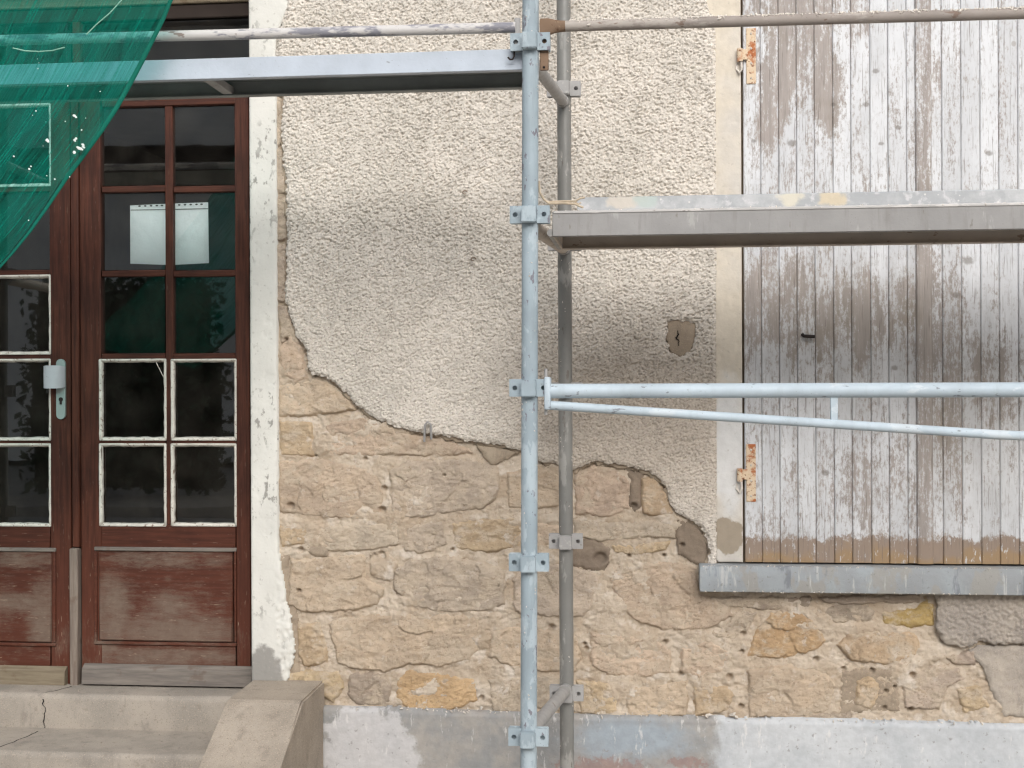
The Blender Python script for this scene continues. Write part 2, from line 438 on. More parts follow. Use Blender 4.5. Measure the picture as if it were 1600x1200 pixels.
def m_putty():
    m = Mat('chalky_white_putty', 0.95, 0.1)
    c = vary(m, lin(205, 200, 190), 0.85, 1.05, 25)
    c = m.mix(m.rng(m.noise(70, 4, 0.65), 0.58, 0.66, 0, 0.85), c, lin(120, 95, 82))
    m.col(c); m.bump(m.noise(130, 4), 0.003, 0.7); return m.m
def m_shutter(batten=False):
    m = Mat('peeling_white_batten' if batten else 'peeling_white_board', 0.8, 0.2)
    r = m.oi.outputs['Random']; off = m.math('MULTIPLY', r, 23.0)
    X, _, Z = m.xyz()
    streak = m.noise(60, 6, 0.7, m.vec(1.0, 1, 0.07, off))
    coarse = m.noise(10, 5, 0.65, m.vec(1, 1, 0.33, off))
    fine = m.noise(105, 6, 0.8, m.vec(1, 1, 0.42, off))
    n = m.noise(20, 4, 0.65, m.vec(1, 1, 0.6))
    w = m.math('ADD', m.math('ADD', m.math('MULTIPLY', streak, 0.24), m.math('MULTIPLY', coarse, 0.30)), m.math('MULTIPLY', fine, 0.46))
    w = m.math('ADD', w, m.math('MULTIPLY', m.math('SUBTRACT', r, 0.5), 0.05))
    bare = m.mx(m.blob(1222, 118, 42, 60, 0, 0.5, n, 1.8), m.blob(1292, 125, 26, 75, 0, 0.5, n, 1.6), m.blob(1202, 185, 18, 50, 0, 0.5, n, 1.6),
                m.math('MULTIPLY', m.blob(1250, 20, 100, 70, 0, 0.6, n, 1.6), 0.7),
                m.math('MULTIPLY', m.blob(1340, 500, 120, 70, 0, 0.7, n, 2.0), 0.72), m.math('MULTIPLY', m.blob(1545, 590, 50, 60, 0, 0.6, n, 2.0), 0.8),
                m.math('MULTIPLY', m.blob(1490, 600, 24, 170, 0, 0.6, n, 1.6), 0.75), m.math('MULTIPLY', m.blob(1360, 770, 50, 70, 0, 0.7, n, 2.0), 0.6),
                m.math('MULTIPLY', m.blob(1210, 480, 60, 70, 0, 0.7, n, 2.0), 0.7))
    w = m.math('ADD', w, m.math('MULTIPLY', bare, 0.12))
    if batten: w = m.math('ADD', w, 0.09)
    paint = m.mix(m.rng(m.noise(5, 4, 0.6, m.vec(1, 1, 0.4, off)), 0.35, 0.65), lin(210, 211, 213), lin(192, 193, 195))
    paint = m.mix(m.rng(fine, 0.5, 0.68, 0, 0.45), paint, lin(160, 154, 152))
    wood = m.mix(m.rng(streak, 0.35, 0.65), lin(160, 150, 143), lin(144, 135, 129))
    wood = m.mix(m.rng(m.noise(4, 3), 0.55, 0.68, 0, 0.5), wood, lin(122, 110, 92))
    k = m.rng(w, 0.505, 0.60, 0, 0.9)
    c = m.mix(k, paint, wood)
    kb = m.mx(*[m.blob(a, b, q, q * .7, 0, .4, m.noise(90, 3), 1.2) for a, b, q in ((1367, 113, 5), (1402, 201, 5), (1543, 241, 5), (1301, 165, 4), (1236, 225, 7), (1511, 408, 8), (1352, 165, 5), (1492, 462, 6), (1376, 226, 4), (1177, 222, 4), (1288, 738, 6), (1396, 575, 5))])
    c = m.mix(m.math('MULTIPLY', kb, 0.65), c, lin(120, 114, 108))
    # bare brown band along the foot
    zf = float(P(1380, 840, 0)[2])
    jag = m.math('ADD', m.math('MULTIPLY', m.math('SUBTRACT', m.noise(13, 7, 0.8, m.vec(1, 1, 0.6)), 0.5), 0.17), m.math('MULTIPLY', m.math('SUBTRACT', r, 0.5), 0.012))
    foot = m.rng(m.math('ADD', Z, jag), zf - 0.006, zf + 0.012, 1.0, 0.0)
    pk = m.rng(m.noise(80, 4, 0.7, m.vec(1, 1, 0.3, off)), 0.58, 0.66)
    foot = m.math('MULTIPLY', foot, m.math('SUBTRACT', 1.0, m.math('MULTIPLY', pk, 0.8)))
    zo = float(P(1380, 862, 0)[2])
    fc = m.mix(m.rng(m.math('ADD', Z, m.math('ADD', m.math('MULTIPLY', m.math('SUBTRACT', r, 0.5), 0.05), m.math('MULTIPLY', m.math('SUBTRACT', m.noise(9, 4), 0.5), 0.16))), zo - 0.025, zo + 0.015, 1.0, 0.0), lin(146, 130, 117), lin(154, 130, 102))
    c = m.mix(foot, c, fc)
    dirt = m.mx(m.blob(1330, 520, 190, 110, 0, .7, n, 1.4), m.blob(1520, 620, 90, 150, 0, .7, n, 1.4))
    c = m.mix(m.math('MULTIPLY', dirt, 0.25), c, lin(128, 120, 106))
    # dark grain cracks
    gr = m.noise(240, 3, 0.6, m.vec(1, 1, 0.035, off))
    c = m.mix(m.rng(gr, 0.58, 0.68, 0, 0.6), c, lin(112, 103, 96))
    kn = m.voro(7.5, m.vec(1, 0.01, 0.8, off))
    c = m.mix(m.rng(kn, 0.075, 0.05, 0, 0.5), c, lin(140, 130, 122))
    m.col(c); m.bump(k, 0.0015, -0.7); m.bump(streak, 0.003, 0.5); m.bump(gr, 0.001, -0.5); return m.m
def m_sill():
    m = Mat('blue_grey_sill_paint', 0.75, 0.3)
    n = m.noise(34, 5, 0.65, m.vec(1, 1, 0.14))
    c = m.mix(m.rng(m.noise(4, 4), 0.38, 0.62), lin(158, 164, 168), lin(146, 149, 151))
    c = m.mix(m.rng(m.noise(7, 5, 0.65, m.vec(1, 1, .6)), 0.53, 0.6, 0, 0.8), c, lin(152, 149, 143))
    c = m.mix(m.rng(n, 0.56, 0.66, 0, 0.8), c, lin(188, 188, 186))
    c = m.mix(m.rng(m.noise(18, 4, 0.6, m.vec(1, 1, 0.3)), 0.6, 0.68, 0, 0.8), c, lin(120, 124, 130))
    c = m.mix(m.rng(m.noise(70, 4), 0.6, 0.7, 0, 0.6), c, lin(126, 124, 120))
    m.col(c); m.bump(m.noise(50, 5, 0.6), 0.003, 0.6); return m.m
def m_cement(name, c0, c1, spk=0.6):
    m = Mat(name, 0.95, 0.1)
    c = m.mix(m.rng(m.noise(5, 5, 0.6), 0.35, 0.65), c0, c1)
    c = m.mix(m.rng(m.noise(16, 5, 0.65, m.vec(1, 1, 0.35)), 0.55, 0.7, 0, 0.55), c, m.mix(1.0, c1, (0.72, 0.72, 0.74, 1), 'MULTIPLY'))
    c = m.mix(m.rng(m.noise(260, 2, 0.5), 0.56, 0.7, 0, spk), c, m.mix(1.0, c0, (1.3, 1.25, 1.15, 1), 'MULTIPLY'))
    c = m.mix(m.rng(m.noise(210, 2, 0.5), 0.6, 0.7, 0, spk), c, m.mix(1.0, c0, (0.55, 0.52, 0.5, 1), 'MULTIPLY'))
    c = m.mix(m.rng(m.noise(34, 4), 0.62, 0.7, 0, 0.5), c, m.mix(1.0, c0, (0.66, 0.64, 0.62, 1), 'MULTIPLY'))
    m.col(c); m.bump(m.noise(260, 3, 0.6), 0.002, 0.6); m.bump(m.noise(40, 4), 0.003, 0.4); return m.m
def m_steel(name, c, chip, chipc, blotch=0.0, blotchc=None, rough=0.45, spec=0.5, stretch=(1, 1, 1), metal=0.0, streaks=0.0):
    m = Mat(name, rough, spec, metal)
    col = vary(m, c, 0.9, 1.07, 7)
    if blotch: col = m.mix(m.rng(m.noise(13, 5, 0.65, m.vec(*stretch)), 0.62 - blotch * .2, 0.68 - blotch * .2, 0, 0.85), col, blotchc)
    if streaks: col = m.mix(m.rng(m.noise(30, 5, 0.65, m.vec(1, 1, 0.12)), 0.5, 0.7, 0, streaks), col, m.mix(1.0, c, (0.7, 0.68, 0.66, 1), 'MULTIPLY'))
    col = m.mix(m.rng(m.noise(46, 4, 0.6, m.vec(*stretch)), 0.68 - chip * .1, 0.72 - chip * .1, 0, 0.8), col, chipc)
    col = m.mix(m.rng(m.voro(60), 0.09, 0.05, 0, 0.6), col, chipc)
    m.col(col); m.rough(m.rng(m.noise(25, 3), 0.3, 0.7, rough - .08, rough + .2))
    m.bump(m.noise(90, 4, 0.6), 0.0012, 0.5); return m.m
def m_glass():
    m = bpy.data.materials.new('dusty_window_glass'); m.use_nodes = True
    t = m.node_tree; t.nodes.clear()
    o = t.nodes.new('ShaderNodeOutputMaterial')
    tr = t.nodes.new('ShaderNodeBsdfTransparent'); tr.inputs[0].default_value = (0.98, 0.99, 0.985, 1)
    gl = t.nodes.new('ShaderNodeBsdfGlossy'); gl.inputs['Roughness'].default_value = 0.015; gl.inputs['Color'].default_value = (0.95, 0.97, 0.96, 1)
    fr = t.nodes.new('ShaderNodeFresnel'); fr.inputs['IOR'].default_value = 1.5
    mu = t.nodes.new('ShaderNodeMath'); mu.operation = 'MULTIPLY'; mu.inputs[1].default_value = 3.3; mu.use_clamp = True
    bp = t.nodes.new('ShaderNodeBump'); bp.inputs['Distance'].default_value = 0.004; bp.inputs['Strength'].default_value = 0.05
    nz = t.nodes.new('ShaderNodeTexNoise'); nz.inputs['Scale'].default_value = 5.0
    ge = t.nodes.new('ShaderNodeNewGeometry'); t.links.new(ge.outputs['Position'], nz.inputs['Vector']); t.links.new(nz.outputs['Fac'], bp.inputs['Height'])
    t.links.new(bp.outputs[0], gl.inputs['Normal'])
    mx = t.nodes.new('ShaderNodeMixShader')
    t.links.new(fr.outputs[0], mu.inputs[0]); t.links.new(mu.outputs[0], mx.inputs[0]); t.links.new(tr.outputs[0], mx.inputs[1]); t.links.new(gl.outputs[0], mx.inputs[2])
    df = t.nodes.new('ShaderNodeBsdfDiffuse'); df.inputs[0].default_value = lin(150, 142, 130)
    nd = t.nodes.new('ShaderNodeTexNoise'); nd.inputs['Scale'].default_value = 9; nd.inputs['Detail'].default_value = 6
    t.links.new(ge.outputs['Position'], nd.inputs['Vector'])
    mr = t.nodes.new('ShaderNodeMapRange'); mr.inputs[1].default_value = 0.35; mr.inputs[2].default_value = 0.8; mr.inputs[3].default_value = 0.004; mr.inputs[4].default_value = 0.05
    t.links.new(nd.outputs['Fac'], mr.inputs[0])
    m2 = t.nodes.new('ShaderNodeMixShader'); t.links.new(mr.outputs[0], m2.inputs[0]); t.links.new(mx.outputs[0], m2.inputs[1]); t.links.new(df.outputs[0], m2.inputs[2])
    t.links.new(m2.outputs[0], o.inputs['Surface']); return m
def m_net(name, dens, amp):
    m = bpy.data.materials.new(name); m.use_nodes = True
    t = m.node_tree; t.nodes.clear()
    o = t.nodes.new('ShaderNodeOutputMaterial')
    uv = t.nodes.new('ShaderNodeUVMap')
    def aniso(su, sv, det=3):
        mp = t.nodes.new('ShaderNodeMapping'); mp.inputs['Scale'].default_value = (su, sv, 1); t.links.new(uv.outputs[0], mp.inputs[0])
        n = t.nodes.new('ShaderNodeTexNoise'); n.inputs['Scale'].default_value = 1.0; n.inputs['Detail'].default_value = det; n.inputs['Roughness'].default_value = 0.6
        t.links.new(mp.outputs[0], n.inputs['Vector']); return n.outputs['Fac']
    a = aniso(7, 170, 3); b = aniso(190, 120, 2); c = aniso(2.0, 14, 3)
    def mt(op, x, y):
        n = t.nodes.new('ShaderNodeMath'); n.operation = op
        for i, v in enumerate((x, y)):
            if isinstance(v, bpy.types.NodeSocket): t.links.new(v, n.inputs[i])
            else: n.inputs[i].default_value = v
        return n.outputs[0]
    d = mt('ADD', mt('MULTIPLY', mt('SUBTRACT', a, 0.5), amp * 2.4), mt('MULTIPLY', mt('SUBTRACT', b, 0.5), amp * 0.5))
    d = mt('ADD', d, mt('MULTIPLY', mt('SUBTRACT', c, 0.5), 0.5))
    d = mt('ADD', d, dens)
    cl = t.nodes.new('ShaderNodeClamp'); cl.inputs['Min'].default_value = 0.12; cl.inputs['Max'].default_value = 0.97; t.links.new(d, cl.inputs[0])
    tr = t.nodes.new('ShaderNodeBsdfTransparent'); tr.inputs[0].default_value = (0.56, 0.98, 0.97, 1)
    df = t.nodes.new('ShaderNodeBsdfDiffuse'); tl = t.nodes.new('ShaderNodeBsdfTranslucent')
    ramp = t.nodes.new('ShaderNodeMix'); ramp.data_type = 'RGBA'
    ramp.inputs[6].default_value = (0.004, 0.18, 0.115, 1); ramp.inputs[7].default_value = (0.010, 0.27, 0.21, 1)
    t.links.new(c, ramp.inputs[0])
    t.links.new(ramp.outputs[2], df.inputs[0]); t.links.new(ramp.outputs[2], tl.inputs[0])
    mx = t.nodes.new('ShaderNodeMixShader'); mx.inputs[0].default_value = 0.3
    t.links.new(df.outputs[0], mx.inputs[1]); t.links.new(tl.outputs[0], mx.inputs[2])
    mo = t.nodes.new('ShaderNodeMixShader'); t.links.new(cl.outputs[0], mo.inputs[0]); t.links.new(tr.outputs[0], mo.inputs[1]); t.links.new(mx.outputs[0], mo.inputs[2])
    t.links.new(mo.outputs[0], o.inputs['Surface']); return m
def m_rust():
    m = Mat('rusty_painted_iron', 0.8, 0.2)
    c = m.mix(m.rng(m.noise(24, 5, 0.65), 0.47, 0.6), lin(206, 186, 160), lin(168, 104, 68))
    c = m.mix(m.rng(m.noise(80, 4), 0.56, 0.68), c, lin(118, 66, 44))
    m.col(c); m.bump(m.noise(150, 4), 0.001, 0.6); return m.m

M = dict(
    render=m_render(), render_far=m_render_far(), mortar=m_mortar(), stone=m_stone(), jamb=m_jamb(), surround=m_surround(), plinth=m_plinth(),
    door_v=m_door(True, 0.35, 'worn_brown_stile'), door_h=m_door(False, 0.55, 'worn_brown_rail'), door_p=m_door(False, 1.0, 'weathered_brown_panel'),
    kick=m_greywood('grey_weather_board', lin(130, 122, 114), lin(104, 98, 93)),
    kick2=m_greywood('ochre_grey_weather_board', lin(136, 125, 106), lin(114, 102, 86)),
    strip=m_greywood('grey_meeting_strip', lin(138, 126, 115), lin(112, 100, 92), True),
    putty=m_putty(), board=m_shutter(), batten=m_shutter(True), sill=m_sill(), glass=m_glass(),
    step=m_cement('aggregate_cement_step', lin(164, 155, 144), lin(146, 139, 130)),
    cheek=m_cement('aggregate_cement_cheek', lin(168, 157, 144), lin(152, 142, 130), 0.8),
    greymortar=m_cement('grey_cement_repair', lin(166, 152, 134), lin(146, 132, 116), 0.3),
    darkmortar=m_cement('dark_cement_repair', lin(140, 126, 111), lin(122, 109, 97), 0.3),
    greycoat=m_cement('grey_render_coat', lin(176, 166, 154), lin(152, 144, 136), 0.4),
    core=m_simple('wall_core', lin(150, 132, 110)),
    dark=m_simple('dark_gap', lin(34, 30, 28), rough=0.95), hall=m_simple('dim_hall_wall', lin(74, 66, 60)), hallfloor=m_simple('dim_hall_floor', lin(70, 48, 38)),
    pole=m_steel('pale_blue_scaffold_paint', lin(150, 163, 170), 0.6, lin(108, 100, 108), 0.5, lin(170, 182, 188), 0.5, 0.3, (1, 1, 0.45), 0.0, 0.35),
    zinc=m_steel('dull_zinc_tube', lin(120, 119, 115), 0.2, lin(92, 84, 76), 0.3, lin(150, 148, 143), 0.38, 0.6, (1, 1, 0.3)),
    zincl=m_steel('warm_grey_tube', lin(156, 154, 152), 0.2, lin(120, 108, 100), 0.2, lin(176, 172, 168), 0.5, 0.4),
    railmot=m_steel('mottled_zinc_rail', lin(134, 133, 140), 0.3, lin(118, 98, 88), 0.85, lin(204, 200, 196), 0.5, 0.4, (0.35, 1, 1)),
    railrust=m_steel('brown_stained_rail', lin(146, 137, 130), 0.5, lin(116, 96, 84), 0.45, lin(168, 160, 152), 0.65, 0.3, (0.4, 1, 1)),
    rustend=m_steel('rusty_flat_end', lin(126, 104, 86), 0.5, lin(92, 66, 50), 0.3, lin(150, 128, 104), 0.75, 0.2),
    blue=m_steel('pale_blue_rail_paint', lin(178, 190, 198), 0.35, lin(116, 118, 124), 0.3, lin(194, 202, 207), 0.5, 0.3, (0.5, 1, 1), 0.0, 0.2),
    beam=m_steel('bluish_white_beam', lin(180, 188, 198), 0.1, lin(140, 142, 146), 0.0, None, 0.45, 0.25, (0.5, 1, 1)),
    flange=m_steel('crusted_lit_flange', lin(186, 183, 180), 0.4, lin(140, 134, 128), 0.4, lin(206, 202, 198), 0.7, 0.2, (0.4, 1, 1)),  # mortar crust, with the light on the rounded lip painted in
    under=m_simple('dark_deck_underside', lin(150, 153, 150)),
    deckz=m_steel('cement_stained_zinc', lin(146, 144, 142), 0.2, lin(122, 116, 110), 0.2, lin(164, 162, 159), 0.6, 0.3, (1, 1, 0.3), 0.0, 0.55),
    decku=m_steel('brown_stained_zinc', lin(188, 178, 167), 0.4, lin(140, 120, 104), 0.2, lin(166, 154, 142), 0.7, 0.2, (0.5, 1, 1)),
    crust=m_simple('white_mortar_crust', lin(214, 206, 196), 0.8, 1.05, 40, 0.95, 0.1, (120, 0.003)),
    paper=m_simple('white_paper', lin(250, 251, 252), 0.96, 1.02, 12, 0.6, 0.3, (14, 0.01)),
    brass=m_steel('brushed_grey_handle', lin(172, 174, 178), 0.0, lin(140, 140, 144), 0, None, 0.35, 0.5),
    plate=m_steel('greenish_grey_plate', lin(138, 152, 148), 0.0, lin(110, 118, 116), 0, None, 0.45, 0.5),
    rust=m_rust(), iron=m_simple('black_iron', lin(44, 38, 36), rough=0.6), white=m_simple('white_splash', lin(226, 230, 226)),
    netthread=m_simple('green_hem_thread', (0.004, 0.13, 0.09, 1), rough=0.8), netdark=m_simple('dark_green_cord', (0.01, 0.05, 0.04, 1)),
    netwhite=m_simple('pale_green_seam', lin(150, 190, 172)),
    twine=m_simple('beige_twine', lin(190, 174, 152), 0.8, 1.1, 40),
    asphalt=m_simple('pale_gravel_street', (0.30, 0.29, 0.275, 1), 0.8, 1.15, 5, 0.9, 0.2, (60, 0.005)), paving=m_cement('concrete_paving', lin(176, 170, 160), lin(160, 154, 146)),
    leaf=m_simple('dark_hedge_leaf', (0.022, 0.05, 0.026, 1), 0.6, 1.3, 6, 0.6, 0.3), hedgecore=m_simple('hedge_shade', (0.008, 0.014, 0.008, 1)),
    bark=m_simple('hedge_bark', (0.08, 0.06, 0.04, 1)),
    facade=m_simple('pale_facade', lin(236, 234, 230), 0.85, 1.05, 1), roof=m_simple('slate_roof', lin(88, 88, 92)), band=m_simple('dark_shutters', lin(52, 44, 40)),
)

# ------------------------------------------------------------------ ground
def sheet(name, x0, x1, y0, y1, z, mat, kind='structure'):
    o = mesh(name, [(x0, y0, z), (x1, y0, z), (x1, y1, z), (x0, y1, z)], [(0, 1, 2, 3)], mat); o['kind'] = kind; return o
sheet('ground', -150, 150, -150, 150, -0.13, M['asphalt'])
_p = box('pavement', -60, 60, -2.6, 0.02, -0.129, 0.0, M['paving']); _p['kind'] = 'structure'
_p = box('far_pavement', -60, 60, -13.4, -11.6, -0.129, 0.0, M['paving']); _p['kind'] = 'structure'

# ------------------------------------------------------------------ the house
house = empty('stone_house', 'old stone house with flaking cream roughcast, brown glazed double door and closed white shutters', 'house', (0, 0.3, 0))
DY = 0.12                                     # door plane
XR = P(391, 600, -0.02)[0]                    # right edge of the door opening
XL = P(236 - 391, 600, -0.02)[0]
ZTOP = 5.6
box('wall', XR + 0.004, 7, 0.03, 0.4, 0, ZTOP, M['core'], house)
box('wall', -7, XL - 0.004, 0.03, 0.4, 0, ZTOP, M['core'], house)
ZLINT = P(260, -26, DY)[2]
box('lintel', XL - 0.004, XR + 0.004, 0.03, 0.4, ZLINT, ZTOP, M['core'], house)
box('side_wall', 6.7, 7, 0.4, 6.5, 0, ZTOP, M['core'], house)
box('side_wall', -7, -6.7, 0.4, 6.5, 0, ZTOP, M['core'], house)
box('back_wall', -7, 7, 6.5, 6.8, 0, ZTOP, M['core'], house)
mesh('roof', [(-7.3, -0.1, ZTOP), (7.3, -0.1, ZTOP), (7.3, 3.4, ZTOP + 2.2), (-7.3, 3.4, ZTOP + 2.2), (-7.3, 7.0, ZTOP), (7.3, 7.0, ZTOP)],
     [(0, 1, 2, 3), (3, 2, 5, 4), (0, 3, 4), (1, 5, 2), (0, 4, 5, 1)], M['roof'], house)

# --- roughcast with its broken lower edge
REND = [(443, 150), (440, 200), (443, 250), (447, 300), (449, 350), (448, 400), (447, 467), (453, 490), (463, 523), (477, 540), (482, 573), (488, 583), (500, 587), (513, 590),
        (530, 603), (550, 623), (570, 643), (590, 657), (620, 667), (660, 675), (693, 682), (737, 690), (777, 695), (813, 705), (843, 720), (867, 727), (880, 733), (893, 736), (910, 730),
        (923, 723), (940, 722), (957, 725), (973, 728), (993, 732), (1013, 737), (1027, 747), (1040, 760), (1043, 777), (1050, 792), (1057, 801), (1068, 808), (1085, 813), (1096, 825),
        (1105, 840), (1111, 864), (1104, 884), (1120, 884), (1119, 300), (1118, 28), (1109, 20), (1103, 0), (1099, -110), (470, -110), (445, 20), (433, 60), (431, 100), (434, 140)]
REND = XZ(REND, -0.02)
HOLE = XZ([(1043, 503), (1052, 499), (1064, 500), (1085, 505), (1087, 518), (1084, 535), (1079, 550), (1062, 558), (1047, 550), (1041, 528)], -0.02)
zlo = P(900, 640, 0)[2]; zmid = P(900, 470, 0)[2]
xr_, zr_ = P(1118, 0, -0.02)[0], P(0, 884, 0)[2]
def grains(X, Z, cell, seed):
    wx = X / cell + 0.3 * fbm(X / cell / 1.3, Z / cell / 1.3, seed + 4, 2); wz = Z / cell * 1.12 + 0.3 * fbm(X / cell / 1.3, Z / cell / 1.3, seed + 5, 2)
    ca, sa = 0.85, 0.52
    f1, f2, idv, dx, dy = worley(wx * ca - wz * sa, wx * sa + wz * ca, seed)
    return (1 - sstep(0.12, 0.72, f1)) * (0.35 + 0.65 * idv)
def h_render(X, Z, sd):
    g1 = grains(X, Z, 0.0135, 5); g2 = grains(X + 3.1, Z + 1.7, 0.0085, 25)
    reg = sstep(-0.25, 0.25, fbm(X / 0.16, Z / 0.13, 77, 3))
    amp = 0.5 + 0.5 * sstep(zlo - 0.05, zmid + 0.1, Z)        # the lower part is worn finer
    h = amp * (0.0046 * g1 * (0.55 + 0.45 * reg) + 0.0026 * g2) + (1 - amp) * 0.0036 * g2
    h += 0.0022 * fbm(X / 0.03, Z / 0.03, 11, 3, 0.55) - 0.006 * (0.5 + 0.5 * amp) * sstep(0.25, 0.6, vn((X + .6 * Z) / 0.0085, (Z - .6 * X) / 0.0062, 15))
    return 0.004 + h + 0.004 * fbm(X / 0.5, Z / 0.5, 13, 2) - 0.007 * (1 - sstep(0, 0.014, sd))
def rag_render(X, Z):
    r = np.full(X.shape, 0.009)
    r[X > xr_ - 0.03] = 0.0008
    r[Z > P(440, 130, 0)[2]] *= 0.4
    return r
def keep_hole(X, Z):
    s = sdist(X, Z, HOLE)
    return -s + 0.008 * fbm(X / 0.016, Z / 0.016, 61, 3)
patch('scratch_coat', REND, -0.006, 0.005, lambda X, Z, sd: 0.005 + 0.002 * fbm(X / 0.03, Z / 0.03, 93, 4, .6) - 0.004 * (1 - sstep(0, 0.008, sd)), 0.02, M['greymortar'], house, 0.014, lambda X, Z: np.minimum(0.10 - sdist(X, Z, REND), 1.0), grow=0.009, seed=33)
patch('roughcast_render', REND, -0.023, 0.0024, h_render, 0.006, M['render'], house, rag_render, keep_hole, undercut=0.004)
patch('mortar_patch', np.array(HOLE) , -0.008, 0.005, lambda X, Z, s: 0.010 + 0.003 * fbm(X / 0.03, Z / 0.03, 3, 4), 0.02, M['greymortar'], house, keep=lambda X, Z: sdist(X, Z, HOLE) + 0.02)
def ribbon(name, pts, Y, w, mat, parent, seed=0):
    """a crack or seam: a thin uneven raised-edge groove strip following pixel points"""
    v, f = [], []
    rnd = random.Random(seed)
    pp = []
    for (a, b), (c, d) in zip(pts, pts[1:]):
        for k in range(4): pp.append((a + (c - a) * k / 4 + rnd.uniform(-.8, .8), b + (d - b) * k / 4 + rnd.uniform(-.8, .8)))
    pp.append(pts[-1])
    n = len(pp)
    for i, (a, b) in enumerate(pp):
        q = P(a, b, Y)
        a2, b2 = pp[min(i + 1, n - 1)]; a1, b1 = pp[max(i - 1, 0)]
        tx, tz = a2 - a1, -(b2 - b1); L = math.hypot(tx, tz) or 1
        ww = w * (0.35 + 0.65 * math.sin(math.pi * (i + 0.5) / n)) * rnd.uniform(.6, 1.2)
        nx, nz = -tz / L * ww, tx / L * ww
        v += [(q[0] + nx, Y, q[2] + nz), (q[0] - nx, Y, q[2] - nz), (q[0] - nx, Y + 0.006, q[2] - nz), (q[0] + nx, Y + 0.006, q[2] + nz)]
    for i in range(n - 1):
        o = i * 4
        for k in range(4): f.append((o + k, o + (k + 1) % 4, o + 4 + (k + 1) % 4, o + 4 + k))
    return mesh(name, v, f, mat, parent)
ribbon('crack', [(1058, 516), (1060, 522), (1057, 528), (1061, 534), (1059, 541)], -0.0205, 0.0025, M['dark'], house, 5)
# smooth wall surfaces away from the picture
xw0, xw1 = P(1162, 500, -0.02)[0], P(1738, 600, -0.02)[0]      # window opening
ztopr = P(800, -104, -0.02)[2]
zpl = P(800, 1111, -0.035)[2]
zs0, zs1 = P(1300, 927, -0.08)[2], P(1300, 884, -0.08)[2]               # sill
xsr = xw1 + 0.14
box('roughcast_render', XR + 0.14, xr_ + 0.01, -0.021, 0.028, ztopr, ZTOP - 0.02, M['render_far'], house)
box('roughcast_render', xr_ + 0.012, xw1 + 0.1, -0.021, 0.028, P(1300, -75, 0)[2] + 0.1, ZTOP - 0.02, M['render_far'], house)
box('roughcast_render', xw1 + 0.102, 6.99, -0.021, 0.028, zpl, ZTOP - 0.02, M['render_far'], house)
box('roughcast_render', P(1712, 1000, -0.02)[0], xw1 + 0.1, -0.021, 0.028, zpl, zs0 - 0.002, M['render_far'], house)
box('roughcast_render', -6.99, XL - 0.13, -0.021, 0.028, zpl, ZTOP - 0.02, M['render_far'], house)
box('roughcast_render', XL - 0.128, XR + 0.138, -0.021, 0.028, ZLINT + 0.12, ZTOP - 0.02, M['render_far'], house)

# --- mortar bed of the rubble wall
PITS = [(455, 790, 8), (600, 763, 6), (598, 796, 8), (983, 868, 4), (1038, 868, 4), (585, 872, 11), (596, 868, 9), (470, 858, 6), (468, 922, 5), (938, 872, 14), (916, 1013, 5), (913, 1006, 4),
        (1039, 1003, 5), (1063, 1053, 5), (1140, 1057, 7), (862, 980, 7), (1161, 990, 6), (1159, 1018, 5), (1275, 1030, 6), (1318, 1045, 5), (1363, 1048, 6), (1425, 1054, 7),
        (1384, 1080, 5), (1398, 1073, 4), (1382, 1106, 5), (1422, 1108, 6), (1158, 1103, 6), (707, 859, 4), (752, 1090, 6), (570, 717, 5), (493, 712, 3), (448, 530, 5), (990, 790, 7), (1066, 851, 5), (695, 742, 3)]
PITW = [(*XZ([(a, b)])[0], r / 425.0) for a, b, r in PITS]
def pits(X, Z):
    h = np.zeros(X.shape)
    for x, z, r in PITW:
        d = np.hypot((X - x), (Z - z) * 1.15) / r
        h = np.maximum(h, (1 - sstep(0.35, 1.0, d)))
    return h
def h_mortar(X, Z, sd):
    h = 0.005 * fbm(X / 0.12, Z / 0.09, 21, 4, 0.55) + 0.003 * fbm(X / 0.03, Z / 0.025, 22, 4, 0.6) + 0.0035 * grains(X, Z, 0.016, 51) + 0.4 * facet(X, Z, 0.04, 61, 0.25)
    h += -0.006 * sstep(0.3, 0.55, fbm(X / 0.06, Z / 0.045, 25, 4, 0.6))
    h += 0.011 * sstep(0.0, 0.45, fbm(X / 0.17, Z / 0.12, 27, 4, 0.55))      # mortar left smeared over some stone edges
    return h - 0.003 - 0.024 * pits(X, Z)
MORT = XZ([(428, -20), (455, -20), (455, 430), (520, 570), (640, 640), (800, 680), (930, 700), (1040, 730), (1080, 790), (1120, 800), (1120, 905), (1700, 905), (1700, 1130), (428, 1130)])
patch('rubble_mortar', MORT, 0.0, 0.004, h_mortar, 0.029, M['mortar'], house)

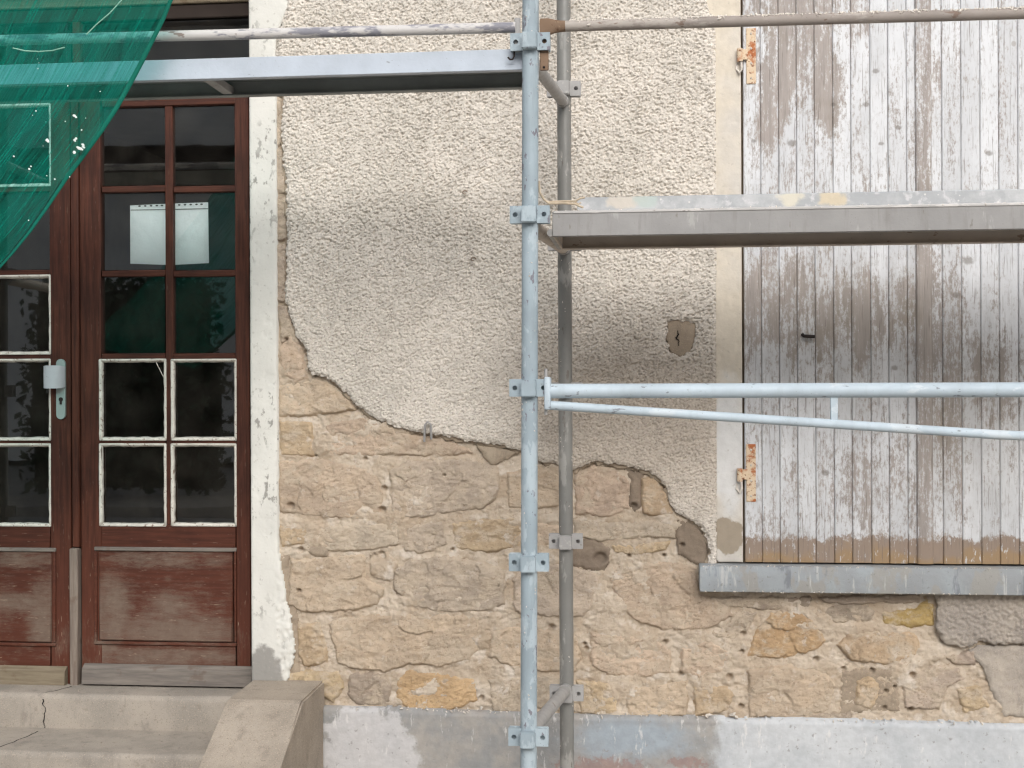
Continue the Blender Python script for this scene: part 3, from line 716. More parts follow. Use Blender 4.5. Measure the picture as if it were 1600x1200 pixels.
# --- the stones, each a part
b_, y_, o_, g_, d_ = lin(196, 177, 157), lin(191, 170, 143), lin(191, 163, 129), lin(189, 174, 158), lin(166, 152, 138)
STONES = [
 ([(431, 160), (441, 160), (441, 205), (437, 225), (431, 225)], g_), ([(431, 232), (442, 235), (445, 300), (431, 300)], g_), ([(432, 308), (446, 308), (447, 372), (432, 378)], d_),
 ([(433, 385), (447, 382), (446, 450), (450, 470), (434, 470)], g_), ([(434, 478), (450, 478), (458, 505), (470, 540), (440, 535)], g_),
 ([(437, 545), (455, 525), (472, 545), (482, 590), (462, 597), (445, 587)], b_), ([(437, 604), (490, 592), (520, 600), (548, 628), (555, 640), (520, 645), (470, 650), (438, 648)], b_),
 ([(437, 658), (488, 660), (490, 712), (438, 712)], y_), ([(508, 664), (560, 650), (610, 666), (660, 682), (700, 690), (735, 700), (738, 708), (690, 714), (640, 711), (560, 712), (516, 712)], b_),
 ([(437, 724), (500, 717), (560, 730), (588, 742), (598, 770), (596, 800), (560, 812), (480, 806), (437, 800)], b_),
 ([(610, 737), (640, 720), (720, 717), (780, 727), (780, 770), (758, 794), (700, 802), (640, 810), (612, 800)], g_),
 ([(437, 824), (486, 822), (478, 850), (440, 854)], y_), ([(492, 822), (560, 820), (622, 814), (624, 850), (580, 860), (520, 861), (488, 856)], g_),
 ([(704, 817), (760, 812), (812, 808), (816, 856), (760, 864), (710, 855)], y_), ([(636, 822), (690, 816), (700, 850), (662, 866), (632, 860)], g_),
 ([(455, 874), (510, 871), (570, 867), (573, 905), (600, 920), (590, 944), (540, 956), (470, 955), (452, 944)], b_),
 ([(614, 890), (640, 876), (700, 868), (760, 880), (790, 893), (788, 944), (765, 954), (700, 957), (650, 950), (616, 922)], g_),
 ([(466, 976), (500, 972), (508, 1000), (512, 1036), (475, 1042), (466, 1015)], y_),
 ([(514, 972), (560, 964), (640, 958), (700, 957), (746, 966), (748, 1015), (735, 1030), (690, 1040), (640, 1036), (610, 1048), (560, 1046), (528, 1034)], b_),
 ([(450, 1052), (530, 1049), (538, 1075), (520, 1096), (500, 1085), (450, 1085)], y_), ([(548, 1052), (600, 1054), (614, 1070), (608, 1098), (560, 1102), (543, 1085)], d_),
 ([(622, 1062), (640, 1047), (700, 1056), (744, 1062), (746, 1095), (700, 1110), (640, 1108), (620, 1090)], o_),
 ([(766, 987), (810, 980), (870, 987), (903, 992), (906, 1030), (898, 1048), (850, 1048), (790, 1040), (764, 1025)], b_),
 ([(764, 1062), (800, 1057), (860, 1057), (896, 1070), (900, 1112), (840, 1114), (770, 1110)], g_),
 ([(800, 905), (812, 892), (870, 882), (915, 890), (938, 900), (928, 944), (912, 961), (860, 964), (805, 955)], g_),
 ([(792, 738), (838, 732), (880, 742), (884, 788), (830, 797), (794, 793)], b_), ([(820, 817), (885, 820), (886, 850), (822, 855)], b_),
 ([(895, 742), (925, 727), (950, 728), (968, 738), (982, 752), (983, 795), (958, 807), (900, 804)], b_),
 ([(1002, 748), (1022, 744), (1042, 768), (1050, 790), (1053, 802), (1020, 807), (1004, 800)], y_),
 ([(897, 814), (960, 817), (1052, 814), (1054, 840), (1000, 842), (940, 846), (900, 838)], g_), ([(955, 852), (1000, 849), (1048, 846), (1040, 858), (990, 866), (960, 860)], y_),
 ([(957, 886), (1000, 880), (1060, 878), (1088, 887), (1093, 928), (1138, 947), (1146, 962), (1100, 984), (1040, 984), (992, 970), (968, 942), (953, 906)], b_),
 ([(922, 987), (970, 990), (1030, 1001), (1046, 1015), (1048, 1050), (1010, 1058), (950, 1054), (924, 1040)], b_),
 ([(1064, 1005), (1110, 1002), (1142, 1016), (1128, 1050), (1095, 1058), (1064, 1050)], b_),
 ([(902, 1064), (950, 1067), (966, 1085), (966, 1117), (906, 1116)], y_), ([(977, 1077), (1048, 1067), (1074, 1064), (1074, 1120), (982, 1120)], b_),
 ([(1082, 1070), (1138, 1072), (1147, 1085), (1138, 1112), (1086, 1118)], y_),
 ([(1166, 1025), (1180, 987), (1205, 958), (1240, 953), (1273, 966), (1288, 1000), (1278, 1014), (1240, 1024), (1200, 1029)], o_),
 ([(1274, 951), (1320, 942), (1358, 946), (1368, 955), (1362, 968), (1310, 974), (1282, 968)], d_), ([(1374, 956), (1430, 952), (1448, 934), (1459, 946), (1459, 977), (1420, 981), (1382, 975)], lin(178, 153, 106)),
 ([(1307, 1008), (1325, 991), (1370, 984), (1430, 989), (1440, 1010), (1430, 1024), (1380, 1037), (1330, 1030)], y_),
 ([(1167, 1046), (1230, 1039), (1288, 1051), (1307, 1070), (1293, 1110), (1230, 1121), (1169, 1120)], b_), ([(1336, 1062), (1365, 1056), (1378, 1075), (1360, 1107), (1336, 1100)], y_),
 ([(1412, 1062), (1460, 1038), (1498, 1046), (1507, 1060), (1480, 1073), (1468, 1108), (1414, 1105)], g_), ([(1494, 1076), (1528, 1071), (1546, 1104), (1506, 1113)], y_),
 ([(1478, 1027), (1520, 1017), (1526, 1040), (1490, 1036)], g_), ([(1112, 936), (1180, 934), (1266, 934), (1262, 947), (1200, 951), (1130, 946)], d_), ([(1276, 933), (1360, 932), (1436, 932), (1436, 940), (1360, 940), (1300, 942)], d_),
 ([(1152, 955), (1182, 957), (1170, 985), (1148, 1000), (1112, 994)], g_), ([(1215, 1118), (1240, 1122), (1330, 1112), (1330, 1128), (1215, 1128)], d_),
 ([(1600, 1030), (1680, 1030), (1680, 1120), (1600, 1118)], g_),
]
for i, (pl, c) in enumerate(STONES):
    w = XZ(pl)
    k = random.Random(100 + i)
    small = min(np.ptp(w[:, 0]), np.ptp(w[:, 1]))
    hh = k.uniform(0.007, 0.012); rr = min(0.014, small * 0.2); tx, tz = k.uniform(-.03, .03), k.uniform(-.04, .03)
    cx, cz = w.mean(0)
    def hs_(X, Z, sd, i=i, hh=hh, big=min(0.12, max(0.05, small * 0.6)), rr=rr, cx=cx, cz=cz, tx=tx, tz=tz):
        body = sstep(-0.002, rr, sd)
        h = hh + 0.22 * facet(X, Z, big, 300 + i, 0.30) + 0.28 * facet(X, Z, 0.035, 350 + i, 0.28) + 0.003 * fbm(X / 0.10, Z / 0.05, 380 + i, 3, 0.5)
        h += 0.0042 * fbm(X / 0.022, Z / 0.016, 400 + i, 4, 0.65) + (X - cx) * tx + (Z - cz) * tz
        cr = np.abs(fbm(X / 0.09, Z / 0.045, 600 + i, 3, 0.5))
        h -= 0.005 * (1 - sstep(0.0, 0.03, cr)) * sstep(0.05, 0.3, fbm(X / 0.12, Z / 0.1, 650 + i, 2))
        return -0.012 + body * (h + 0.012) - 0.024 * pits(X, Z)
    s = patch('stone', w, 0.0, 0.004, hs_, 0.026, M['stone'], house, 0.007, seed=700 + i * 3, grow=0.007)
    f = k.uniform(0.93, 1.06); s.color = (c[0] * f, c[1] * f * k.uniform(.98, 1.02), c[2] * f, 1)
# grey and brown repair mortar
def filler(pl, mat, hgt, seed, name='repair_mortar', amp=0.003, rag=0.005, back=0.028, step=0.004, gr=0.25):
    w = XZ(pl)
    return patch(name, w, 0.0, step, lambda X, Z, s: hgt + amp * fbm(X / 0.035, Z / 0.03, seed, 4, 0.6) + gr * (0.005 * grains(X, Z, 0.015, seed) + 0.003 * grains(X, Z, 0.009, seed + 5)) - 0.006 * (1 - sstep(0, 0.012, s)) - 0.02 * pits(X, Z), back, mat, house, rag, seed=seed)
filler([(743, 694), (815, 704), (800, 714), (770, 727), (757, 717)], M['greymortar'], 0.010, 1)
filler([(1057, 806), (1080, 812), (1094, 826), (1106, 852), (1102, 884), (1090, 882), (1075, 876), (1060, 866), (1055, 835)], M['darkmortar'], 0.008, 2)
filler([(887, 838), (925, 842), (955, 855), (952, 880), (944, 892), (915, 890), (887, 884)], M['darkmortar'], 0.006, 3, amp=0.005)
filler([(975, 730), (1008, 738), (1003, 760), (1002, 790), (993, 800), (984, 790), (984, 752)], M['darkmortar'], 0.004, 4, amp=0.004)
filler([(843, 722), (880, 733), (883, 742), (862, 738)], M['darkmortar'], 0.008, 5)
filler([(480, 855), (505, 850), (517, 858), (510, 870), (488, 868)], M['greymortar'], 0.010, 6)
filler([(908, 905), (946, 906), (960, 935), (975, 962), (980, 984), (925, 986), (930, 950)], M['mortar'], 0.006, 7, amp=0.004)
filler([(578, 866), (606, 862), (622, 880), (612, 908), (578, 900)], M['mortar'], 0.009, 8, amp=0.006)
filler([(432, 870), (452, 868), (466, 970), (468, 1060), (452, 1075), (440, 1060)], M['greymortar'], 0.006, 9, amp=0.006)
filler([(1315, 1048), (1405, 1042), (1408, 1112), (1310, 1116)], M['greymortar'], 0.001, 10, amp=0.006)
# grey under-coat and the scrap of roughcast under the sill
filler([(1513, 1017), (1530, 1008), (1600, 1008), (1720, 1008), (1720, 1128), (1567, 1118), (1556, 1097), (1543, 1067), (1537, 1045)], M['greycoat'], 0.010, 11, 'render_undercoat', 0.004, 0.005)
filler([(1460, 920), (1462, 947), (1461, 985), (1477, 1005), (1495, 1008), (1513, 1010), (1530, 1000), (1547, 1007), (1600, 1003), (1720, 1000), (1720, 920)], M['greycoat'], 0.022, 12, 'roughcast_render', 0.0035, 0.009, gr=1.8)

# --- plaster jambs beside the door
zj0, zj1 = P(410, 1068, -0.02)[2], P(410, -110, -0.02)[2]
JB = XZ([(431, 60), (432, 300), (433, 500), (434, 700), (434, 860), (441, 900), (447, 940), (456, 975), (460, 1005), (457, 1035), (449, 1060), (446, 1069)], -0.02)
JB[:, 0] = np.maximum(JB[:, 0], 0 * JB[:, 0] + JB[:, 0].min())
JB = np.concatenate([[[XR, zj0]], [[XR, zj1]], [[P(450, -110, -0.02)[0], zj1]], XZ([(452, 10), (438, 40)], -0.02), JB])
xjs = XR + 0.075
def rag_j(X, Z): return np.where(X < xjs - 0.01, 0.0, np.where(Z < P(430, 860, 0)[2], 0.007, 0.0015))
def h_jamb(X, Z, sd):
    rough = sstep(xjs + 0.012, xjs + 0.03, X) * sstep(P(430, 860, 0)[2], P(430, 930, 0)[2], Z)
    return 0.006 + 0.0012 * fbm(X / 0.08, Z / 0.2, 51, 3) + rough * 0.005 * fbm(X / 0.02, Z / 0.02, 52, 3) - 0.004 * (1 - sstep(0, 0.008, sd)) - 0.0015 * sstep(0.3, 0.5, fbm(X / 0.03, Z / 0.05, 55, 4))
patch('door_jamb', JB, -0.018, 0.0045, h_jamb, 0.16, M['jamb'], house, rag_j)
box('door_jamb', XL - 0.1, XL, -0.024, 0.16, zj0, zj1, M['jamb'], house, 0.004)
box('door_lintel', XL, XR, 0.02, 0.16, ZLINT, ZLINT + 0.118, M['jamb'], house, 0.004)
# plaster band round the window
patch('window_band', np.array([[xr_ - 0.004, zs1 - 0.0], [xr_ - 0.004, P(1118, 30, -0.02)[2]], [P(1106, 20, -0.02)[0], P(1108, 23, -0.02)[2]], [P(1100, 0, -0.02)[0], P(1100, 0, -0.02)[2]], [P(1096, -105, -0.02)[0], P(1120, -105, -0.02)[2]], [xw0 - 0.004, P(1120, -105, -0.02)[2]], [xw0 - 0.004, zs1]]), -0.018, 0.006,
      lambda X, Z, s: 0.001 + 0.0015 * fbm(X / 0.06, Z / 0.12, 71, 3) - 0.002 * sstep(0.3, 0.5, fbm(X / 0.04, Z / 0.06, 72, 4)), 0.028, M['surround'], house, 0.0)
zwt = P(1300, -75, 0)[2]
box('window_band', xw1 + 0.004, xw1 + 0.1, -0.019, 0.028, zs1, zwt + 0.1, M['surround'], house, 0.003)
box('window_band', xw0 - 0.003, xw1 + 0.003, -0.019, 0.028, zwt + 0.004, zwt + 0.1, M['surround'], house, 0.003)
# --- plinth
PL = XZ([(500, 1105), (560, 1106), (640, 1108), (730, 1112), (820, 1115), (900, 1118), (1000, 1120), (1120, 1122), (1250, 1124), (1400, 1128), (1600, 1133), (1720, 1136), (1720, 1275), (500, 1275)], -0.035)
def h_pl(X, Z, sd): return 0.004 + 0.0025 * fbm(X / 0.2, Z / 0.15, 81, 4) + 0.001 * fbm(X / 0.03, Z / 0.03, 82, 3) - 0.012 * (1 - sstep(0, 0.016, sd))
patch('plinth', PL, -0.031, 0.005, h_pl, 0.03, M['plinth'], house, lambda X, Z: np.where(Z > zpl - 0.08, 0.003, 0.0))
xp1 = P(1715, 1150, -0.03)[0]
box('plinth', xp1, 7.02, -0.034, 0.029, 0.0, zpl - 0.002, M['plinth'], house, 0.006)
box('plinth', -7.02, P(-420, 1150, -0.03)[0], -0.034, 0.029, 0.0, zpl - 0.002, M['plinth'], house, 0.006)
box('plinth', P(505, 1150, -0.03)[0], xp1, -0.03, 0.028, 0.0, P(800, 1262, -0.03)[2], M['plinth'], house)
# bits of old plaster on the ledge of the plinth
def lumps(name, spots, mat, parent, smin, smax, seed):
    rnd = random.Random(seed); bm = bmesh.new()
    for x, y, z in spots:
        r = rnd.uniform(smin, smax)
        bmesh.ops.create_icosphere(bm, subdivisions=1, radius=r, matrix=Matrix.Translation((x, y, z)) @ Matrix.Rotation(rnd.uniform(0, 6), 4, 'Y') @ Matrix.Diagonal((rnd.uniform(.7, 1.6), 1, rnd.uniform(.35, .7), 1)))
    for v in bm.verts: v.co += Vector([rnd.uniform(-.25, .25) * smin for _ in range(3)])
    o = bm_obj(name, bm, mat, parent); o['kind'] = 'stuff'; return o
rnd = random.Random(4); sp = []
for _ in range(150):
    a = rnd.choice((rnd.uniform(620, 830), rnd.uniform(515, 1600), rnd.uniform(515, 1600)))
    yy = 1105 + (a - 510) * 0.0242
    q = P(a, yy + rnd.gauss(2, 2.0), -0.033); sp.append((q[0], q[1] + rnd.uniform(-.003, .03), q[2]))
lumps('plaster_crumb', sp, M['crust'], house, 0.002, 0.0055, 8)
lumps('plaster_crumb', [tuple(P(a, b, -0.034)) for a, b in ((752, 1106), (1108, 1117), (1104, 1119), (1145, 1116), (1150, 1120))], M['crust'], house, 0.008, 0.012, 9)

# --- window sill
xs0 = P(1093, 905, -0.085)[0]
bm = bmesh.new(); bm_box(bm, xs0, xsr, -0.085, 0.027, zs0, zs1 - 0.004, 0.006, 2)
bm_obj('window_sill', bm, M['sill'], house, True)

rnd = random.Random(21); sp = []
for _ in range(170):
    sp.append((rnd.uniform(xs0 + .01, xs0 + 1.3), -0.085 + abs(rnd.gauss(0, .012)), zs1 - 0.005 + rnd.uniform(-.002, .001)))
for _ in range(60): sp.append((rnd.uniform(xs0 + .01, xs0 + 1.3), -0.084, zs0 + rnd.uniform(.0, .006)))
lumps('plaster_crumb', sp, M['crust'], house, 0.0012, 0.004, 22)

# --- wall fixings
tube('wall_anchor', [P(663, 690, -0.03), P(664, 664, -0.046), P(668, 659, -0.05), P(673, 663, -0.046), P(674, 686, -0.03)], 0.0045, M['zincl'], house, 8)
for a, b in ((727, 301), (740, 405)):
    q = P(a, b, -0.028); bm = bmesh.new()
    bm_tube(bm, [(q[0] + 0.008 * math.cos(t * math.pi / 5), q[1] - 0.002 * t, q[2] + 0.007 * math.sin(t * math.pi / 5)) for t in range(9)], 0.0024, 8)
    bm_obj('screw_eye', bm, M['darkmortar'], house, True)

# ------------------------------------------------------------------ shutters
SEAM = [1163, 1190, 1218, 1246, 1274, 1303, 1331, 1361, 1389, 1418, 1444]
SEAM2 = [1446, 1473, 1503, 1533, 1562, 1592, 1620, 1649, 1678, 1707, 1736]
zb = P(1300, 879, -0.02)[2]
def board(name, x0, x1, z0, z1, y0, parent, mat, bead=0.0035):
    w = x1 - x0; m_ = x0 + w * random.uniform(.44, .56)
    prof = [(x0 + 0.0006, 0.024), (x0 + 0.0006, bead), (x0 + bead, 0), (x1 - bead - 0.0006, 0), (x1 - 0.0006, bead), (x1 - 0.0006, 0.024)]
    v = []; f = []
    for z in (z0, z1):
        for px_, d in prof: v.append((px_, y0 + d, z))
    n = len(prof)
    for i in range(n): f.append((i, (i + 1) % n, n + (i + 1) % n, n + i))
    f.append(tuple(range(n))[::-1]); f.append(tuple(range(n, 2 * n)))
    return mesh(name, v, f, mat, parent)
for leaf, seams in enumerate((SEAM, SEAM2)):
    sh = bpy.data.objects.new('shutter', None); COL.objects.link(sh); sh.parent = house
    xx = [P(a, 600, -0.02)[0] for a in seams]
    for a, b in zip(xx, xx[1:]):
        board('board', a, b, zb + random.uniform(-.001, .001), zwt, -0.020 + random.uniform(-.0012, .0012), sh, M['board'])
    box('backing', xx[0] + 0.002, xx[-1] - 0.002, 0.0055, 0.0285, zb + 0.004, zwt, M['iron'], sh)
    if leaf == 0:
        # each hinge: strap, screws, knuckle and pintle
        for y0, y1, yk in ((44, 131, 86), (694, 784, 742)):
            a, b, c, d = rect(1166, y0, 1181, y1, -0.024)
            box('hinge_strap', a, b, -0.0255, -0.018, c, d, M['rust'], sh, 0.0012)
            for k in range(4):
                bm = bmesh.new()
                zc = c + (d - c) * (0.1 + 0.267 * k)
                bmesh.ops.create_uvsphere(bm, u_segments=8, v_segments=6, radius=0.0045, matrix=Matrix.Translation(((a + b) / 2, -0.0258, zc)) @ Matrix.Diagonal((1, .4, 1, 1)))
                bm_obj('screw', bm, M['decku'], sh, True)
            pa = P(1156, yk - 10, -0.034); pb = P(1156, yk + 10, -0.034)
            tube('knuckle', [pa, pb], 0.0105, M['rust'], sh, 12)
            box('hinge_arm', pa[0], a + 0.004, -0.036, -0.0262, pb[2] + 0.006, pa[2] - 0.003, M['rust'], sh, 0.001)
            tube('pintle', [P(1158, yk + 8, -0.034), P(1159, yk + 22, -0.034), P(1156, yk + 28, -0.03), P(1151, yk + 22, -0.02), P(1151, yk + 8, -0.012)], 0.0042, M['crust'], house, 8)
        tube('bolt', [P(1254, 523, -0.022), P(1256, 525, -0.034), P(1264, 525.5, -0.036), P(1273, 526, -0.036)], 0.0062, M['iron'], sh, 10)
    else:
        xa, xb = P(1432, 600, -0.03)[0], P(1458, 600, -0.03)[0]
        v = []; f = []
        prof = [(xa, -0.0225), (xa + 0.004, -0.031), (xa + 0.012, -0.0335), (xb - 0.012, -0.0335), (xb - 0.004, -0.031), (xb, -0.0225)]
        for z in (zb - 0.0005, zwt):
            for a, d in prof: v.append((a, d, z))
        for i in range(6): f.append((i, (i + 1) % 6, 6 + (i + 1) % 6, 6 + i))
        f.append((5, 4, 3, 2, 1, 0)); f.append((6, 7, 8, 9, 10, 11))
        mesh('cover_strip', v, f, M['batten'], sh)

# ------------------------------------------------------------------ door
GY = DY + 0.022
YS = [(165, 290), (300, 422), (432, 552), (563, 686), (695, 820)]
def wavy_frame(name, a, b, c, d, w, Y, mat, parent, seed):
    """putty bead round a pane: four uneven triangular fillets"""
    rnd = random.Random(seed); v = []; f = []
    def side(p, q, nx, nz):
        n = 14; o = len(v)
        for i in range(n + 1):
            t = i / n; x = p[0] + (q[0] - p[0]) * t; z = p[1] + (q[1] - p[1]) * t
            ww = w * rnd.uniform(.85, 1.1); hh = 0.0155 * rnd.uniform(.85, 1.05)
            v.extend([(x - nx * .002, Y - hh, z - nz * .002), (x + nx * ww * .45, Y - hh * .9, z + nz * ww * .45), (x + nx * ww, Y - 0.0008, z + nz * ww), (x - nx * .002, Y, z - nz * .002)])
        for i in range(n):
            for k in range(4): f.append((o + i * 4 + k, o + i * 4 + (k + 1) % 4, o + i * 4 + 4 + (k + 1) % 4, o + i * 4 + 4 + k))
        f.append((o + 3, o + 2, o + 1, o)); e = o + n * 4; f.append((e, e + 1, e + 2, e + 3))
    side((a, c), (b, c), 0, 1); side((a, d), (b, d), 0, -1); side((a, c), (a, d), 1, 0); side((b, c), (b, d), -1, 0)
    return mesh(name, v, f, mat, parent, True)
def door_leaf(mir, putty_rows, kick):
    fx = (lambda a: 236 - a) if mir else (lambda a: a)
    R = lambda x0, x1: tuple(sorted((fx(x0), fx(x1))))
    lf = bpy.data.objects.new('door_leaf', None); COL.objects.link(lf); lf.parent = house
    def bar(name, x0, y0, x1, y1, fr, bk, mat, bev=0.003, Y=DY):
        a, b = R(x0, x1); return pbox(name, a, y0, b, y1, Y, fr, bk, mat, lf, bev)
    bar('stile', 125.5, 148, 158, 1071, 0, 0.045, M['door_v'])
    bar('stile', 368, 148, 390, 1071, 0, 0.045, M['door_v'])
    bar('top_rail', 158.2, 148, 367.8, 165, 0.001, 0.044, M['door_h'])
    bar('middle_rail', 158.2, 820, 367.8, 858, 0.001, 0.044, M['door_h'])
    bar('bottom_rail', 158.2, 1006, 367.8, 1071, 0.001, 0.044, M['door_h'])
    bar('panel_backing', 158.2, 858, 367.8, 1006, 0.012, 0.04, M['door_p'], 0)
    # raised moulding and fielded panel
    bar('panel', 155, 862, 364, 1002, -0.006, 0.02, M['door_p'], 0.005)
    for nm, x0, y0, x1, y1 in (('moulding', 148, 855, 370, 861), ('moulding', 148, 1003, 370, 1008), ('moulding', 148, 861, 152.5, 1003), ('moulding', 366.5, 861, 370, 1003)):
        bar(nm, x0, y0, x1, y1, -0.008, 0.012, M['kick'] if y1 < 870 else M['door_h'], 0.0025)  # greyer top moulding paints in the light its ledge catches
    bar('muntin', 258, 165, 270, 820, 0.004, 0.04, M['door_v'])
    for (a, b), (c, d) in zip(YS, YS[1:]):
        bar('muntin', 158.2, b, 257.8, c, 0.003, 0.04, M['door_h']); bar('muntin', 270.2, b, 367.8, c, 0.003, 0.04, M['door_h'])
    for ci, (x0, x1) in enumerate(((158, 258), (270, 368))):
        for r, (y0, y1) in enumerate(YS):
            a_, b_2 = R(x0, x1)
            a, b, c, d = rect(a_ + 0.4, y0 + 0.4, b_2 - 0.4, y1 - 0.4, GY)
            t = random.uniform(-.0006, .0006)
            gl = mesh('pane', [(a, GY - t, c), (b, GY + t, c), (b, GY + t, d), (a, GY - t, d)], [(0, 1, 2, 3)], M['glass'], lf)
            if r in putty_rows:
                a, b, c, d = rect(a_ - 1.5, y0 - 1.5, b_2 + 1.5, y1 + 1.5, DY + 0.004)
                wavy_frame('putty_bead', a, b, c, d, 0.0125, DY + 0.0125, M['putty'], lf, r * 7 + ci + (50 if mir else 0))
    # weather board
    x0, x1 = (128, 393) if not mir else (135, 391)
    a, b = R(x0, x1); a, b, c, d = rect(a, 1041, b, 1071, DY - 0.03)
    v = [(a, DY - 0.034, c), (b, DY - 0.034, c), (b, DY - 0.03, d - 0.016), (a, DY - 0.03, d - 0.016), (a, DY - 0.008, d), (b, DY - 0.008, d), (a, DY - 0.001, d), (b, DY - 0.001, d), (a, DY - 0.001, c), (b, DY - 0.001, c)]
    mesh('weather_board', v, [(0, 1, 2, 3), (3, 2, 5, 4), (4, 5, 7, 6), (6, 7, 9, 8), (8, 9, 1, 0), (0, 3, 4, 6, 8), (1, 9, 7, 5, 2)], kick, lf)
    return lf
dl = door_leaf(False, (3, 4), M['kick'])
dl2 = door_leaf(True, (0, 2, 3, 4), M['kick2'])
pbox('cover_strip', 113, 148, 125, 855, DY, -0.012, 0.03, M['door_v'], dl, 0.004)
pbox('cover_strip', 112, 856, 125, 1072, DY, -0.022, 0.03, M['strip'], dl, 0.004)
# handle with its plate
a, b, c, d = rect(88, 561, 102, 655, DY - 0.008)
bm = bmesh.new(); r_ = (b - a) / 2; n = 10; pts = []
for k in range(n + 1): pts.append(((a + b) / 2 + r_ * math.cos(math.pi * k / n), d - r_ + r_ * math.sin(math.pi * k / n)))
for k in range(n + 1): pts.append(((a + b) / 2 - r_ * math.cos(math.pi * k / n), c + r_ - r_ * math.sin(math.pi * k / n)))
A = [bm.verts.new((x, DY - 0.01, z)) for x, z in pts]; B = [bm.verts.new((x, DY - 0.0005, z)) for x, z in pts]
bm.faces.new(A); bm.faces.new(B[::-1])
for k in range(len(pts)): bm.faces.new((A[k], B[k], B[(k + 1) % len(pts)], A[(k + 1) % len(pts)]))
bm_obj('handle_plate', bm, M['plate'], dl2)
q0, q1 = P(65, 589, DY - 0.055), P(95, 589, DY - 0.055)
tube('handle', [(q0[0], q0[1], q0[2]), (q1[0], q1[1], q1[2])], 0.036, M['brass'], dl2, 28) if False else None
a, b, c, d = rect(65, 571, 95, 607, DY - 0.05)
bm = bmesh.new(); n = 14; rr = (d - c) / 2
# a grip: short half-round bar curving back to the plate
ring = []
prof = [(a, -0.030, .86), (a + .006, -0.046, .96), (a + .02, -0.056, 1), ((a + b) / 2, -0.059, 1), (b - .02, -0.054, 1), (b - .006, -0.04, .98), (b, -0.012, .9)]
for x, dy, s in prof:
    zc, zh = (c + d) / 2, rr * s
    ring.append([bm.verts.new((x, DY + dy, zc - zh)), bm.verts.new((x, DY + dy, zc + zh)), bm.verts.new((x + (0.006 if x < (a + b) / 2 else -0.006), DY + min(dy + 0.012, -0.0005), zc + zh)), bm.verts.new((x + (0.006 if x < (a + b) / 2 else -0.006), DY + min(dy + 0.012, -0.0005), zc - zh))])
for A, B in zip(ring, ring[1:]):
    for k in range(4): bm.faces.new((A[k], A[(k + 1) % 4], B[(k + 1) % 4], B[k]))
bm.faces.new(ring[0]); bm.faces.new(ring[-1])
bm_obj('handle', bm, M['brass'], dl2, True)
q = P(95, 624, DY - 0.011); bm = bmesh.new()
bmesh.ops.create_cone(bm, cap_ends=True, segments=14, radius1=0.0085, radius2=0.0085, depth=0.003, matrix=Matrix.Translation(q) @ Matrix.Rotation(math.pi / 2, 4, 'X'))
bm_box(bm, q[0] - .0042, q[0] + .0042, q[1] - .0013, q[1] + .0012, q[2] - .02, q[2] - .006)
bm_obj('keyhole', bm, M['iron'], dl2)
tube('stray_thread', [P(244, 566, DY + .012), P(249, 576, DY + .010), P(256, 590, DY + .012)], 0.0016, M['putty'], dl, 6)
# fanlight above the door, seen over the left deck
tr = bpy.data.objects.new('fanlight', None); COL.objects.link(tr); tr.parent = house
pbox('frame', 236 - 391, 118, 391, 147.6, DY, -0.006, 0.06, M['door_h'], tr, 0.004)
pbox('frame', 236 - 391, -28, 391, 11, DY, -0.002, 0.06, M['kick2'], tr, 0.004)
pbox('frame', 236 - 391, 11.2, 391, 33, DY, 0.012, 0.05, M['band'], tr, 0.004)
pbox('muntin', 112, 33.2, 124, 117.8, DY, 0.004, 0.05, M['door_v'], tr, 0.003)
a, b, c, d = rect(125, 33.5, 391, 117.5, GY); mesh('pane', [(a, GY, c), (b, GY, c), (b, GY, d), (a, GY, d)], [(0, 1, 2, 3)], M['glass'], tr)
a, b, c, d = rect(-155, 33.5, 111, 117.5, GY); mesh('pane', [(a, GY, c), (b, GY, c), (b, GY, d), (a, GY, d)], [(0, 1, 2, 3)], M['glass'], tr)
# dim hall behind the glass
hx0, hx1, hz0, hz1 = XL - 0.5, XR + 0.5, P(250, 1074, DY)[2], ZLINT + 0.02
bm = bmesh.new()
for x0, x1, y0, y1, z0, z1 in ((hx0 - .1, hx0, .42, 4.2, hz0, hz1), (hx1, hx1 + .1, .42, 4.2, hz0, hz1), (hx0 - .1, hx1 + .1, 4.2, 4.3, hz0, hz1), (hx0 - .1, hx1 + .1, .42, 4.3, hz1, hz1 + .1),
                               (hx0 - .1, XL, .401, .42, hz0, hz1), (XR, hx1 + .1, .401, .42, hz0, hz1)):
    bm_box(bm, x0, x1, y0, y1, z0, z1)
bm_obj('hall', bm, M['hall'], house)
box('hall_floor', hx0 - .1, hx1 + .1, .401, 4.3, hz0 - .1, hz0 - .002, M['hallfloor'], house)

# ------------------------------------------------------------------ notice behind the glass
nt = empty('notice', 'white paper notice in a punched sleeve behind the door glass', 'notice', tuple(P(265, 413, GY + 0.006)))
bm = bmesh.new()
w = XZ([(203, 321), (262, 318), (325, 316), (326, 411), (268, 414), (203, 412)], GY + 0.006)
pts = [bm.verts.new((x, GY + 0.007 + 0.002 * (i % 2), z)) for i, (x, z) in enumerate(w)]
pb_ = [bm.verts.new((v.co.x, v.co.y + 0.0006, v.co.z)) for v in pts]
bm.faces.new((pts[0], pts[1], pts[4], pts[5])); bm.faces.new((pts[1], pts[2], pts[3], pts[4]))
bm.faces.new((pb_[0], pb_[5], pb_[4], pb_[1])); bm.faces.new((pb_[1], pb_[4], pb_[3], pb_[2]))
for i in range(6): bm.faces.new((pts[i], pb_[i], pb_[(i + 1) % 6], pts[(i + 1) % 6]))
bm_obj('sheet', bm, M['paper'], nt)
bm = bmesh.new()
